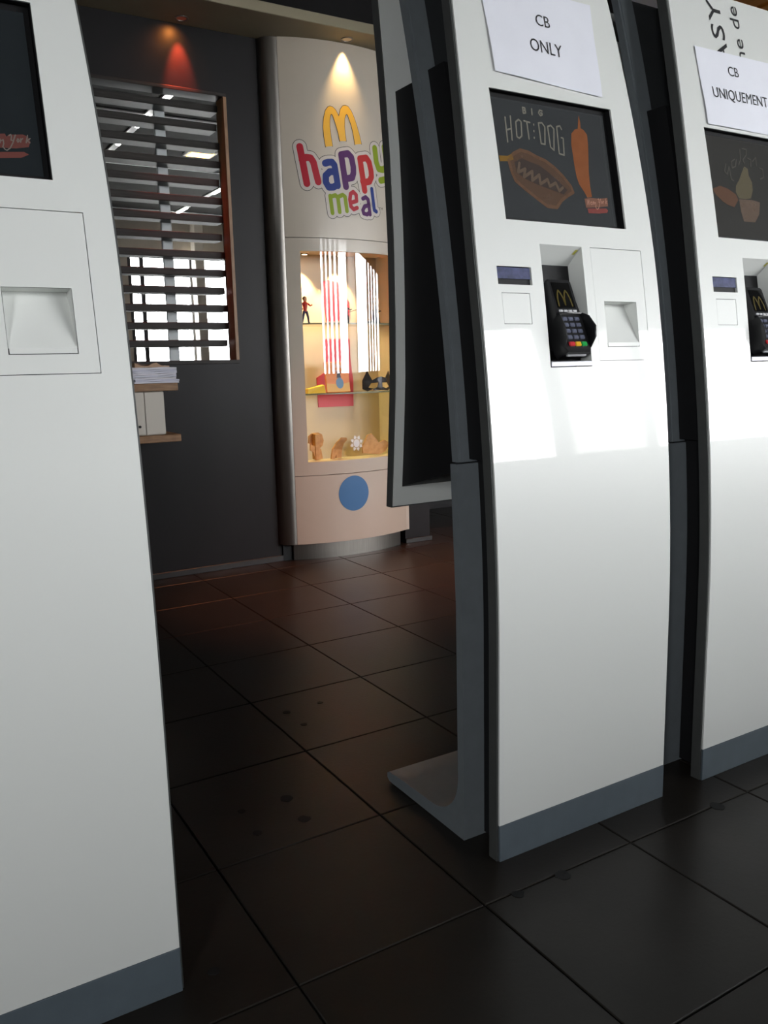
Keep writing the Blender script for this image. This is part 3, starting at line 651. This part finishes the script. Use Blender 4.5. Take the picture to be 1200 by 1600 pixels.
    for x in (x0, x1):
        mb.add([(x, yp(z), z) for z in zz]+[(x, *hood[1]), (x, *hood[2]), (x, yp(1.17)+.085, 1.158)], [tuple(range(len(zz)+3))])
    mb.build('payment_recess', M_PANEL, root)
    mb = MB()
    cr = [(yp(1.38)+.088, 1.372), (yp(1.38)+.080, 1.372), (yp(1.17)+.035, 1.172), (yp(1.17)+.001, 1.172), (yp(1.16)+.001, 1.160), (yp(1.16)+.088, 1.160)]
    mb.prism(cr, lambda u, v, w: (w, u, v), x0+.0006, x1-.0006); cr_o = mb.build('cradle', mat('cradle_black', (.004, .004, .0045), .4, .3, noise=.1), root)
    MB().bbox((x0+.001, yp(1.165)-.003, 1.1595), (x1-.001, yp(1.165)+.001, 1.1712), .001).build('cradle_lip', mat('grey_aluminium', (.30, .30, .34), .35, metal=.6, noise=.05), root)
    hp = lambda t: (hood[0][0]+(hood[1][0]-hood[0][0])*t-.0006, hood[0][1]+(hood[1][1]-hood[0][1])*t-.0006)
    MB().add([(x1-.012, *hp(.10)), (x1-.004, *hp(.10)), (x1-.006, *hp(.24)), (x1-.014, *hp(.24))], [(0, 1, 2, 3)]).build('small_label', mat('label_yellow', (.45, .42, .06), .5, noise=.3, nscale=300), root)
    # receipt door with wedge-shaped chute
    x0, x1, z0, z1 = .0612, .2308, 1.1712, 1.4358; rx0, rx1, rz0, rz1 = .090, .199, 1.203, 1.311
    mb = MB()
    for a, b, c, d2 in ((x0, rx0, z0, z1), (rx1, x1, z0, z1), (rx0, rx1, z0, rz0), (rx0, rx1, rz1, z1)):
        curved_strip(mb, lambda z: a, lambda z: b, c, d2, .0006, .010, .03)
    door = mb.build('receipt_door', M_PANEL, root, sharp=40)
    mb = MB(); dt, zb = .042, 1.213; rx0 += .0008; rx1 -= .0008; rz1 -= .0008
    A, B, C2, D = P(rx0, rz1, .0008), P(rx1, rz1, .0008), P(rx1, rz1-.003, dt), P(rx0, rz1-.003, dt)
    E2, F2 = P(rx1, zb, .002), P(rx0, zb, .002)
    mb.add([A, B, C2, D], [(0, 1, 2, 3)]); mb.add([D, C2, E2, F2], [(0, 1, 2, 3)])
    mb.add([B, C2, E2], [(0, 1, 2)]); mb.add([A, D, F2], [(0, 1, 2)])
    mb.build('chute', mat('chute_white', (.74, .755, .73), .5, noise=.02), door)
    mb = MB(); curved_strip(mb, lambda z: rx0+.001, lambda z: rx1-.001, rz0+.0012, zb, .0, .006); mb.build('chute_lip', M_PANEL, door)
    # vertical lettering
    split_islands(text_part('EASY', .078, lambda u, v: P(-.030-v, 2.028+u*1.38, -.0012), M_INK, 'printed_lettering', root, 1.05), 'printed_letter')
    split_islands(text_part('Borne de', .056, lambda u, v: P(.046-v, 2.012+u*1.24, -.0012), M_INK, 'printed_lettering', root, 1.05), 'printed_letter')
    return root
build_kiosk(-.475, 'white order kiosk nearest the camera, cut by the left edge', 'newyork')
build_kiosk(.8595, 'white order kiosk whose screen shows BIG HOT:DOG and a sauce bottle', 'hotdog')
build_kiosk(1.582, 'white order kiosk at the right edge with an ice cream on its screen', 'ice')

# ---------------------------------------------------------------- card terminals in the recesses
ARC2 = None
def build_terminal(kx, label):
    a = math.radians(66)
    t = thing('card_terminal', (kx-.026, KY+.036, 1.186), label, 'card terminal', 'card terminals in the kiosk recesses', (a, 0, 0))
    blk = mat('terminal_black', (.012, .012, .013), .32, .5, noise=.08)
    out = [(-.036, 0), (.036, 0), (.041, .01), (.041, .09), (.037, .13), (.037, .182), (.031, .188), (-.031, .188), (-.037, .182), (-.037, .13), (-.041, .09), (-.041, .01)]
    mb = MB(); n = len(out)
    lv = [(-.028, .96), (-.004, 1.0), (.008, 1.0), (.013, .95)]
    for w, s in lv: mb.v += [(x*s, .094+(y-.094)*(s*.5+.5), w) for x, y in out]
    for i in range(3):
        for k in range(n): mb.f.append((i*n+k, i*n+(k+1) % n, (i+1)*n+(k+1) % n, (i+1)*n+k)); mb.sm.append(True)
    mb.f += [tuple(range(n)), tuple(range(3*n, 4*n))]; mb.sm += [False]*2
    mb.build('body', blk, t, sharp=40)
    MB().bbox((-.028, .112, .0128), (.028, .178, .0142), .0006).build('display', mat('terminal_display', (.006, .006, .006), .12, .5, noise=.2), t)
    # golden arches on the little display
    mb = MB()
    for s in (-1, 1):
        mb.stroke([(s*.021, .117), (s*.0195, .135), (s*.0155, .15), (s*.011, .157), (s*.0065, .151), (s*.002, .137), (0, .120)], .0021, lambda x, z: (x-.002, z, .0147), 8)
    mb.build('display_logo', mat('dim_gold', (.05, .038, .004), .4, emit=(.05, .037, .003), estr=.5), t)
    MB().bbox((-.030, .112, .0112), (.030, .113, .0143), .0003)
    km = mat('key_white', (.55, .55, .57), .4, noise=.04)
    for k in range(4): MB().bbox((-.0275+k*.0145, .1015, .012), (-.0275+k*.0145+.0115, .1075, .0155), .001).build('function_key', km, t)
    kb = mat('key_blue_grey', (.10, .11, .16), .4, noise=.3, nscale=200)
    me = None
    for r in range(4):
        for c in range(3):
            if me is None: o = MB().bbox((-.0075, -.0048, 0), (.0075, .0048, .0045), .0015).build('number_key', kb, t); me = o.data
            else: o = link('number_key', me, t)
            o.location = (-.019+c*.019, .084-r*.0155, .0125)
    for c, (nm, col) in enumerate((('red', (.55, .03, .04)), ('yellow', (.75, .42, .02)), ('green', (.01, .33, .06)))):
        MB().bbox((-.028+c*.019, .0145, .012), (-.028+c*.019+.0175, .0255, .0185), .002).build('%s_key' % nm, mat('key_'+nm, col, .35, noise=.03), t)
    # privacy shield: raised collar round the keypad
    mb = MB(); pts = [(-.040, .012, .013), (-.043, .03, .030), (-.046, .055, .036), (-.044, .085, .030), (-.036, .098, .020), (0, .1, .018), (.036, .098, .020), (.044, .085, .032), (.048, .055, .040), (.045, .03, .034), (.040, .012, .014)]
    n = len(pts)
    for x, y, h in pts:
        ix, iy = x*.93, y+(-.003 if y > .09 else .0)
        mb.v += [(x*.985, y, .004), (x, y, h), (ix, iy, h-.001), (ix*.985, iy, .010)]
    for i in range(n-1):
        for k in range(4): mb.f.append((4*i+k, 4*i+(k+1) % 4, 4*i+4+(k+1) % 4, 4*i+4+k)); mb.sm.append(True)
    mb.f += [(0, 1, 2, 3), tuple(4*(n-1)+k for k in range(4))]; mb.sm += [False]*2
    mb.build('privacy_shield', blk, t, sharp=50)
    MB().bbox((-.030, -.004, -.004), (.030, .0005, .003), .0015).build('card_guide', mat('guide_grey', (.35, .35, .37), .35, noise=.05), t)
    MB().bbox((-.03, .03, -.05), (.03, .16, -.027), .004).build('mount', blk, t)
build_terminal(-.475, 'black card terminal in the recess of the nearest kiosk, beside its receipt chute')
build_terminal(.8595, 'black card terminal with red yellow green keys, in the hot dog kiosk')
build_terminal(1.582, 'black card terminal cut by the right edge, in the ice cream kiosk')

# ---------------------------------------------------------------- paper notices taped to the kiosks
def build_notice(kx, corners, lines, label):
    (xa, za), (xb, zb), (xc, zc), (xd, zd) = corners      # TL, TR, BR, BL
    t = thing('paper_notice', (kx, KY, 0), label, 'paper sign', 'taped paper notices')
    def fn(u, v, off=0):
        x = (xa*(1-u)+xb*u)*v+(xd*(1-u)+xc*u)*(1-v); z = (za*(1-u)+zb*u)*v+(zd*(1-u)+zc*u)*(1-v)
        wv = .0022*math.sin(7*u+2*v)*math.sin(5*v+1.2)+.0035*max(0, u-.85)*4*v
        return P(x, z, -.0045-wv*.8+off)
    N = 16; mb = MB()
    for lay, off in ((0, 0), (1, .0006)):
        for j in range(N+1):
            for i in range(N+1): mb.v.append(fn(i/N, j/N, off))
    Q = (N+1)**2
    for j in range(N):
        for i in range(N):
            q = (j*(N+1)+i, j*(N+1)+i+1, (j+1)*(N+1)+i+1, (j+1)*(N+1)+i)
            mb.f += [q, tuple(Q+k for k in reversed(q))]; mb.sm += [True, True]
    mb.build('sheet', M_PAPER, t, fix=False)
    W = xb-xa; H = za-zd
    for txt, uc, vc, size, wid in lines:
        text_part(txt, size, lambda a, b: fn(uc+a/W, vc+(b-size*.35)/H, -.0009), M_INK, 'lettering', t, 1.0, wid)
build_notice(.8595, [(-.168, 2.035), (.172, 2.030), (.163, 1.803), (-.164, 1.817)], [('CB', .505, .67, .038, .95), ('ONLY', .505, .39, .041, .92)], 'white sheet reading CB ONLY taped above the hot dog screen')
build_notice(1.582, [(-.173, 1.996), (.165, 1.999), (.165, 1.788), (-.172, 1.787)], [('CB', .42, .76, .038, .95), ('UNIQUEMENT', .47, .44, .041, .90)], 'white sheet reading CB UNIQUEMENT taped above the ice cream screen')

# ================================================================= lit display case
XM, AR, YC = 1.9275, 1.00285, 1.46785
CX0, CX1 = 1.535, 2.32
def F(x, z, off=0):
    d = x-XM; r = AR-off
    return (x, YC-math.sqrt(max(1e-6, r*r-d*d)), z)
def case_slab(mb, x0, x1, z0, z1, o0, o1, n=None):
    n = n or max(2, int((x1-x0)/.035)); b = len(mb.v)
    for i in range(n+1):
        x = x0+(x1-x0)*i/n
        mb.v += [F(x, z0, o0), F(x, z1, o0), F(x, z1, o1), F(x, z0, o1)]
    for i in range(n):
        for k in range(4): mb.f.append((b+4*i+k, b+4*i+(k+1) % 4, b+4*i+4+(k+1) % 4, b+4*i+4+k)); mb.sm.append(True)
    mb.f += [(b, b+1, b+2, b+3), tuple(b+4*n+k for k in range(4))]; mb.sm += [False]*2
    return mb
def build_case():
    t = thing('display_case', (0, 0, 0), 'tall cream display case with golden arches and happy meal lettering', 'display case')
    case_slab(MB(), CX0, CX1, 1.9045, 2.966, 0, .02).build('upper_panel', M_CAB, t, sharp=40)
    case_slab(MB(), CX0, CX1, .105, .5215, 0, .02).build('lower_panel', M_CAB, t, sharp=40)
    ox0, ox1, oz0, oz1 = 1.612, 2.245, .605, 1.83
    mb = MB()
    case_slab(mb, CX0, ox0, .525, 1.901, 0, .028); case_slab(mb, ox1, CX1, .525, 1.901, 0, .028)
    case_slab(mb, ox0, ox1, .525, oz0, 0, .028); case_slab(mb, ox0, ox1, oz1, 1.901, 0, .028)
    fr = mb.build('door_frame', M_CAB, t, sharp=40)
    case_slab(MB(), ox0, ox1, oz0, oz1, .010, .014, 24).build('glass_pane', M_CASEGLASS, fr, sharp=40)
    case_slab(MB(), 1.532, 2.30, 0, .1045, .05, .07).build('plinth', M_STEEL, t, sharp=40)
    MB().box((1.47, .62, 0), (1.534, .93, .1045)).build('carcass_foot', M_BLACK, t)
    q = [(1.535-.085*math.cos(math.radians(d)), .633-.085*math.sin(math.radians(d))) for d in range(0, 91, 6)]+[(1.5345, .70), (1.452, .70)]
    MB().prism(q, lambda u, v, w: (u, v, w), .105, 2.965, smooth=True).build('steel_side', M_STEEL, t, sharp=40)
    MB().box((2.32, .546, .105), (2.342, .93, 2.964)).build('side_panel', M_CAB, t)
    # lit niche
    liner = mat('warm_white_liner', (.62, .50, .36), .6, noise=.03)
    y0, y1 = .545, .80; a, b, c, d = 1.575, 2.285, .585, 1.85
    mb = MB().box((a, y1, c), (b, y1+.01, d)).box((a-.01, y0, c-.01), (a, y1+.01, d+.01)).box((b, y0, c-.01), (b+.01, y1+.01, d+.01)).box((a, y0, d), (b, y1+.01, d+.01)).box((a, y0, c-.01), (b, y1+.01, c))
    # floor and ceiling reach the curved front
    case_slab(mb, 1.612, 2.245, .595, .604, .029, .12); case_slab(mb, 1.612, 2.245, 1.832, 1.842, .029, .12)
    mb.build('niche_liner', liner, t)
    sg = glass('shelf_glass', (.90, .97, .92), 1.5)
    for z in (1.425, 1.012):
        s = MB(); n = 16; vs = []
        case_slab(s, 1.58, 2.28, z-.008, z, .032, .30).build('glass_shelf', sg, t, sharp=40)
        case_slab(MB(), 1.58, 2.28, z-.008, z, .0305, .0315).build('shelf_edge', mat('green_glass_edge', (.16, .17, .10), .3, noise=.1), t)
    # niche spotlights
    for x in (1.74, 1.985):
        p = MB().tube([(x, .72, 1.850), (x, .72, 1.838)], .022, 16).build('niche_lamp', M_STEEL, t)
        MB().tube([(x, .72, 1.8385), (x, .72, 1.8368)], .015, 14).build('lamp_lens', mat('warm_lens', (.9, .8, .6), .4, emit=(1, .75, .4), estr=12), p)
        spot('niche_spot', (x, .725, 1.835), (x, .775, .9), 55, (1, .70, .36), 74, .5, .012)
    # printed lettering
    f = lambda o: (lambda x, z: F(x, z, -o))
    gold = mat('golden_yellow', (.75, .40, .008), .35, coat=.3, noise=.03)
    line = mat('outline_black', (.03, .025, .025), .5, noise=.05)
    mb = MB(); ml = MB()
    for A, B in ARCH:
        for (p0, p1), (q0, q1) in zip(zip(A, A[1:]), zip(B, B[1:])):
            mb.add([f(.0018)(*p0), f(.0018)(*p1), f(.0018)(*q1), f(.0018)(*q0)], [(0, 1, 2, 3)])
        ml.stroke(A, .0032, f(.0008), 8); ml.stroke(B, .0032, f(.0008), 8)
    g = mb.build('golden_arches', gold, t, fix=False); g['label'] = 'golden arches logo'
    ml.build('arches_outline', line, t, fix=False)
    ink = {'red': (.40, .014, .03), 'scarlet': (.44, .010, .012), 'blue': (.008, .028, .19), 'purple': (.07, .006, .10), 'green': (.22, .30, .006)}
    for hw, w0, w1, data in ((.0190, .0180, .0212, HAPPY), (.0118, .0180, .0212, MEAL)):
        o1, o2 = MB(), MB()
        for c, ss in data:
            for s in ss: o1.stroke(s, hw+w1, f(.0006 if data is HAPPY else .0006), 16); o2.stroke(s, hw+w0, f(.0011), 16)
        o1.build('lettering_outline', line, t, fix=False); o2.build('lettering_halo', mat('halo_white', (.54, .48, .44), .5, noise=.02), t, fix=False)
        for c, ss in data:
            mb = MB()
            for s in ss: mb.stroke(s, hw, f(.0018), 16)
            mb.build('letter', mat('print_'+c, ink[c], .5, .25, noise=.03), t, fix=False)
    text_part('TM', .022, lambda u, v: F(2.145+u, 2.085+v, -.0015), line, 'trademark', t)
    # blue round sticker on the lower panel, sun sticker on the glass
    mb = MB(); n = 24; col = []
    for k in range(n+1):
        u = math.cos(math.pi*k/n); col.append((1.893-.103*u, .109*math.sin(math.pi*k/n)))
    for (xa, ha), (xb, hb) in zip(col, col[1:]): mb.add([f(.0014)(xa, .398-ha), f(.0014)(xb, .398-hb), f(.0014)(xb, .398+hb), f(.0014)(xa, .398+ha)], [(0, 1, 2, 3)])
    st = mb.build('round_sticker', mat('sticker_blue', (.035, .15, .36), .4, noise=.03), t, fix=False); st['label'] = 'plain blue round sticker'
    mb = MB()
    sx, sz = 1.925, .703
    mb.poly([(sx+.0215*math.cos(2*math.pi*k/20), sz+.0245*math.sin(2*math.pi*k/20)) for k in range(20)], lambda x, z: F(x, z, .0088))
    for k in range(8):
        a = 2*math.pi*k/8+.3; ca, sa = math.cos(a), math.sin(a)
        pet = [(.029, -.008), (.036, -.011), (.052, 0), (.036, .011), (.029, .008)]
        mb.poly([(sx+.88*(u*ca-v*sa), sz+u*sa+v*ca) for u, v in pet], lambda x, z: F(x, z, .0088))
    s = mb.build('sun_sticker', mat('sticker_white', (.72, .70, .68), .5, noise=.03), t, fix=False); s['label'] = 'white sun-shaped sticker on the glass'
build_case()

# ---------------------------------------------------------------- things on the shelves of the case
def cutout(name, poly, y, th, m, label, cat, group=None, lift=0):
    cx = sum(p[0] for p in poly)/len(poly); zb = min(p[1] for p in poly)
    o = MB().prism([(x-cx, z-zb) for x, z in poly], lambda u, v, w: (u, w, v), -th/2, th/2).build(name, m)
    o.location = (cx, y, zb+lift); return tag(o, label, cat, group)
def build_toys():
    plain_red = mat('plain_red_print', (.52, .035, .055), .45, noise=.05)
    for pl, lb in ((RED1, 'plain red board on the back of the case behind the upper glass shelf'), (RED2, 'plain red board on the back of the case behind the lower glass shelf')):
        cx = sum(p[0] for p in pl)/len(pl); cz = sum(p[1] for p in pl)/len(pl)
        o = MB().prism([(x-cx, z-cz) for x, z in pl], lambda u, v, w: (u, w, v), -.006, 0).build('red_board', plain_red)
        o.location = (cx-.0, .7995, cz); tag(o, lb, 'board', 'plain red boards')
    # orange picture book
    t = thing('picture_book', (1.878, .60, 1.0125), 'orange picture book standing on the lower glass shelf', 'book', None, (math.radians(-9), 0, 0))
    MB().bbox((-.082, -.006, 0), (.082, .006, .185), .002).build('cover', mat('book_orange', (.80, .22, .025), .4, noise=.06), t)
    bk = lambda o: (lambda x, z: (x, -.0062-o, z))
    MB().poly([(-.08, .002), (.08, .002), (.08, .06), (.03, .048), (-.02, .05), (-.08, .055)], bk(.0004)).build('sand_print', mat('book_sand', (.80, .42, .10), .5, noise=.05), t)
    MB().poly([(.012+.026*math.cos(a*.2618), .055+.034*math.sin(a*.2618)) for a in range(24)], bk(.0008)).build('blue_print', mat('book_blue', (.13, .26, .42), .5, noise=.05), t)
    MB().poly([(-.008, .088), (.026, .088), (.02, .108), (.028, .13), (.010, .116), (-.008, .13), (-.001, .108)], bk(.0007)).build('dark_print', mat('book_dark', (.05, .05, .07), .5, noise=.05), t)
    text_part('Tétu', .036, lambda u, v: (.0+u, -.0075, .150+v), M_WHITE, 'title', t)
    text_part('mais', .022, lambda u, v: (.0+u, -.0075, .126+v), M_WHITE, 'title', t)
    # yellow paper cone
    t = thing('yellow_sleeve', (1.648, .575, 1.0130), 'yellow folded paper sleeve lying on the lower glass shelf', 'paper toy')
    MB().add([(0, -.02, 0), (.115, -.03, 0), (.13, .03, 0), (0, .02, 0), (0, -.02, .026), (.105, -.034, .047), (.12, .03, .05), (0, .02, .026)], [(0, 3, 2, 1), (4, 5, 6, 7), (0, 1, 5, 4), (1, 2, 6, 5), (2, 3, 7, 6), (3, 0, 4, 7)]).build('sleeve', mat('sleeve_yellow', (.85, .52, .01), .45, noise=.04), t)
    MB().add([(.1155, -.0315, .006), (.131, -.002, .006), (.124, -.002, .04), (.1075, -.034, .04)], [(0, 1, 2, 3)]).build('red_mark', mat('sleeve_red', (.6, .05, .02), .5, noise=.05), t)
    # black toy mask with pointed ears
    bm = mat('mask_black', (.018, .016, .017), .3, .5, noise=.1)
    MK = [(-.104, .012), (-.104, .065), (-.080, .124), (-.053, .066), (-.02, .084), (.008, .088), (.04, .080), (.072, .122), (.100, .062), (.102, .02), (.062, .0), (.02, .004), (-.045, .004), (-.08, .0)]
    t = thing('toy_mask', (2.155, .60, 1.0125), 'black toy eye mask with two pointed ears on the lower glass shelf', 'mask')
    mb = MB(); n = len(MK)
    cv = lambda x, z, o: (x, -.045+7*x*x*.6+o, z)
    # mask is a bent shell with two eye holes
    outer = MK
    def shell(polys):
        for pl in polys:
            k = len(pl); vs = [cv(x, z, 0) for x, z in pl]+[cv(x, z, .006) for x, z in pl]
            mb.add(vs, [tuple(range(k)), tuple(range(2*k-1, k-1, -1))]+[(i, (i+1) % k, k+(i+1) % k, k+i) for i in range(k)])
    shell([[(-.104, .065), (-.080, .124), (-.053, .066), (-.06, .048)], [(-.053, .066), (-.02, .084), (-.015, .052), (-.06, .048)], [(-.02, .084), (.008, .088), (.012, .05), (-.015, .052)], [(.008, .088), (.04, .080), (.055, .05), (.012, .05)],
           [(.04, .080), (.072, .122), (.100, .062), (.055, .05)], [(-.104, .065), (-.06, .048), (-.075, .022), (-.104, .012)], [(-.104, .012), (-.075, .022), (-.045, .014), (-.08, 0)], [(-.045, .014), (-.022, .024), (.02, .004), (-.045, .004)], [(-.022, .024), (-.015, .052), (.012, .05), (.014, .024)],
           [(.014, .024), (.045, .014), (.062, 0), (.02, .004)], [(.045, .014), (.078, .024), (.102, .02), (.062, 0)], [(.055, .05), (.100, .062), (.102, .02), (.078, .024)], [(-.022, .024), (.014, .024), (.02, .004)]])
    mb.build('shell', bm, t, fix=False)
    # wooden cut-out animals on the case floor
    ply = wood('honey_plywood', (.52, .24, .07), (.66, .34, .12), (8, 8, 8), .5)
    cutout('plywood_bird', [(x, z) for x, z in BIRD], .60, .012, ply, 'honey plywood bird cut-out on the case floor, beak to the right', 'toy', 'plywood animal cut-outs', .016)
    cutout('plywood_arched_animal', ARCHW, .58, .014, ply, 'honey plywood arched animal cut-out in the middle of the case floor', 'toy', 'plywood animal cut-outs', .0105)
    e = thing('plywood_eared_animal', (1.712, .60, .6055), 'honey plywood animal cut-out with big round ears in the case corner', 'toy', 'plywood animal cut-outs')
    MB().prism([(x-1.712, z-.597) for x, z in LEFTW], lambda u, v, w: (u, w, v), -.006, .006).build('front_profile', ply, e)
    MB().prism([(x-1.712, z-.597) for x, z in EARW], lambda u, v, w: (u, w+.03, v), -.006, .006).build('ears', ply, e)
    MB().bbox((-.012, -.012, .004), (.018, .036, .16), .003).build('neck', ply, e)
    MB().bbox((2.02-1.712, .06, 0), (2.1-1.712, .08, .01), .002)
    # small action figures on the upper glass shelf
    def figure(x, y, H, cols, label, pose, staff=False, cape=False):
        t = thing('toy_figure', (x, y, 1.4258), label, 'toy', 'toy figures on the upper glass shelf')
        h = H
        legm, bodym, headm, armm = cols
        s = pose
        MB().tube([(-s*.16*h, 0, .0), (-s*.13*h, 0, .06*h), (-.10*h*s, -.02*h, .25*h), (-.045*h, 0, .46*h)], [.05*h, .035*h, .045*h, .06*h], 8).tube([(s*.16*h, 0, 0), (s*.13*h, 0, .06*h), (.10*h*s, -.02*h, .25*h), (.045*h, 0, .46*h)], [.05*h, .035*h, .045*h, .06*h], 8).build('legs', legm, t)
        MB().tube([(0, 0, .43*h), (0, 0, .52*h), (0, 0, .68*h), (0, 0, .78*h), (0, 0, .83*h)], [.075*h, .07*h, .10*h, .085*h, .035*h], 10).build('torso', bodym, t)
        MB().tube([(-.10*h, 0, .75*h), (-.19*h, -.02*h, .62*h), (-.14*h, -.08*h, .52*h)], [.04*h, .035*h, .03*h], 8).tube([(.10*h, 0, .75*h), (.2*h, -.04*h, .66*h), (.27*h, -.09*h, .70*h)], [.04*h, .035*h, .03*h], 8).build('arms', armm, t)
        hd = MB().ball((0, 0, .90*h), (.075*h, .08*h, .10*h)).build('head', headm, t)
        MB().ball((0, .02*h, .93*h), (.085*h, .085*h, .085*h)).build('hair', legm if cape else M_BLACK, hd)
        if staff: MB().tube([(-.1*h, -.09*h, .5*h), (.9*h, -.10*h, .78*h)], .014*h, 8).build('staff', M_BLACK, t)
        if cape:
            MB().add([(-.12*h, .05*h, .80*h), (.12*h, .05*h, .80*h), (.36*h, .12*h, .04*h), (.10*h, .2*h, .0), (-.2*h, .15*h, .03*h), (-.12*h, .07*h, .80*h), (.12*h, .07*h, .80*h), (.36*h, .14*h, .04*h), (.10*h, .22*h, .0), (-.2*h, .17*h, .03*h)], [(0, 1, 2, 3, 4), (9, 8, 7, 6, 5), (0, 5, 6, 1), (1, 6, 7, 2), (2, 7, 8, 3), (3, 8, 9, 4), (4, 9, 5, 0)]).build('cape', legm, t)
    skin = mat('toy_skin', (.45, .22, .12), .5, noise=.05); red = mat('toy_red', (.45, .03, .02), .4, noise=.05); navy = mat('toy_navy', (.03, .04, .10), .4, noise=.05); blk = mat('toy_black', (.02, .016, .016), .4, noise=.05)
    figure(1.672, .60, .155, (navy, red, skin, red), 'small toy figure in red top and navy legs on the upper shelf', 1.0)
    figure(1.96, .62, .125, (blk, blk, skin, blk), 'small black toy figure holding a long staff on the upper shelf', .8, staff=True)
    figure(2.17, .62, .115, (blk, blk, blk, blk), 'small black caped toy figure at the right of the upper shelf', .7, cape=True)
    t = thing('toy_vehicle', (2.085, .60, 1.4258), 'tiny red and black toy vehicle beside the caped figure', 'toy')
    MB().bbox((-.045, -.012, .006), (.045, .012, .018), .004).build('chassis', blk, t); MB().bbox((-.04, -.01, .017), (-.005, .01, .026), .004).build('cab', red, t)
    me = None
    for x in (-.028, .028):
        for y in (-.013, .013):
            if me is None: o = MB().tube([(0, -.003, 0), (0, .003, 0)], .008, 12).build('wheel', blk, t); me = o.data
            else: o = link('wheel', me, t)
            o.location = (x, y, .008)
build_toys()

# ---------------------------------------------------------------- spotlights of the soffit and ceiling
def recessed(name, x, y, z, label, r=.035, col=(1, .75, .4), e=.05):
    t = thing(name, (x, y, z), label, 'lamp', 'recessed spotlights')
    mb = MB(); n = 20
    for k in range(n):
        a = 2*math.pi*k/n; c, s = math.cos(a), math.sin(a)
        mb.v += [(r*c, r*s, 0), (r*c, r*s, -.005), (r*.75*c, r*.75*s, -.005), (r*.72*c, r*.72*s, -.0005)]
    for k in range(n):
        k2 = (k+1) % n
        for q in range(3): mb.f.append((4*k+q, 4*k2+q, 4*k2+q+1, 4*k+q+1)); mb.sm.append(True)
    mb.build('trim_ring', M_STEEL, t, sharp=40)
    MB().tube([(0, 0, -.0005), (0, 0, -.003)], r*.7, 18).build('lens', mat('lens_'+name, (.5, .4, .3), .4, emit=col, estr=e), t)
recessed('case_spotlight', 1.90, .405, 2.9665, 'warm recessed spotlight in the soffit above the golden arches')
spot('case_spot', (1.90, .432, 2.958), (1.90, .445, 1.9), 30, (1, .68, .30), 64, .8, .012)
recessed('red_spotlight', 1.0, .545, 2.9665, 'red recessed spotlight in the soffit above the slatted opening', col=(1, .12, .05))
spot('red_spot', (1.005, .570, 2.955), (1.0, .76, 2.30), 62, (1, .085, .035), 44, .9, .012)
spot('amber_spot', (.985, .545, 2.958), (.95, .66, 2.80), 4, (1, .32, .06), 120, 1.0, .012)

# unseen ceiling downlights added to warm the floor in front of the display case
for k, (x, lb) in enumerate(((1.5, 'added amber downlight, unseen in the dark ceiling left of the display case'), (2.7, 'added amber downlight, unseen in the dark ceiling right of the display case'))):
    recessed('added_downlight', x, -.42, 3.2995, lb, .05, (1, .35, .12), 3)
    spot('added_downlight_beam', (x, -.42, 3.28), (x, -.12, 0), 320, (1, .25, .08), 42, 1.0, .03)
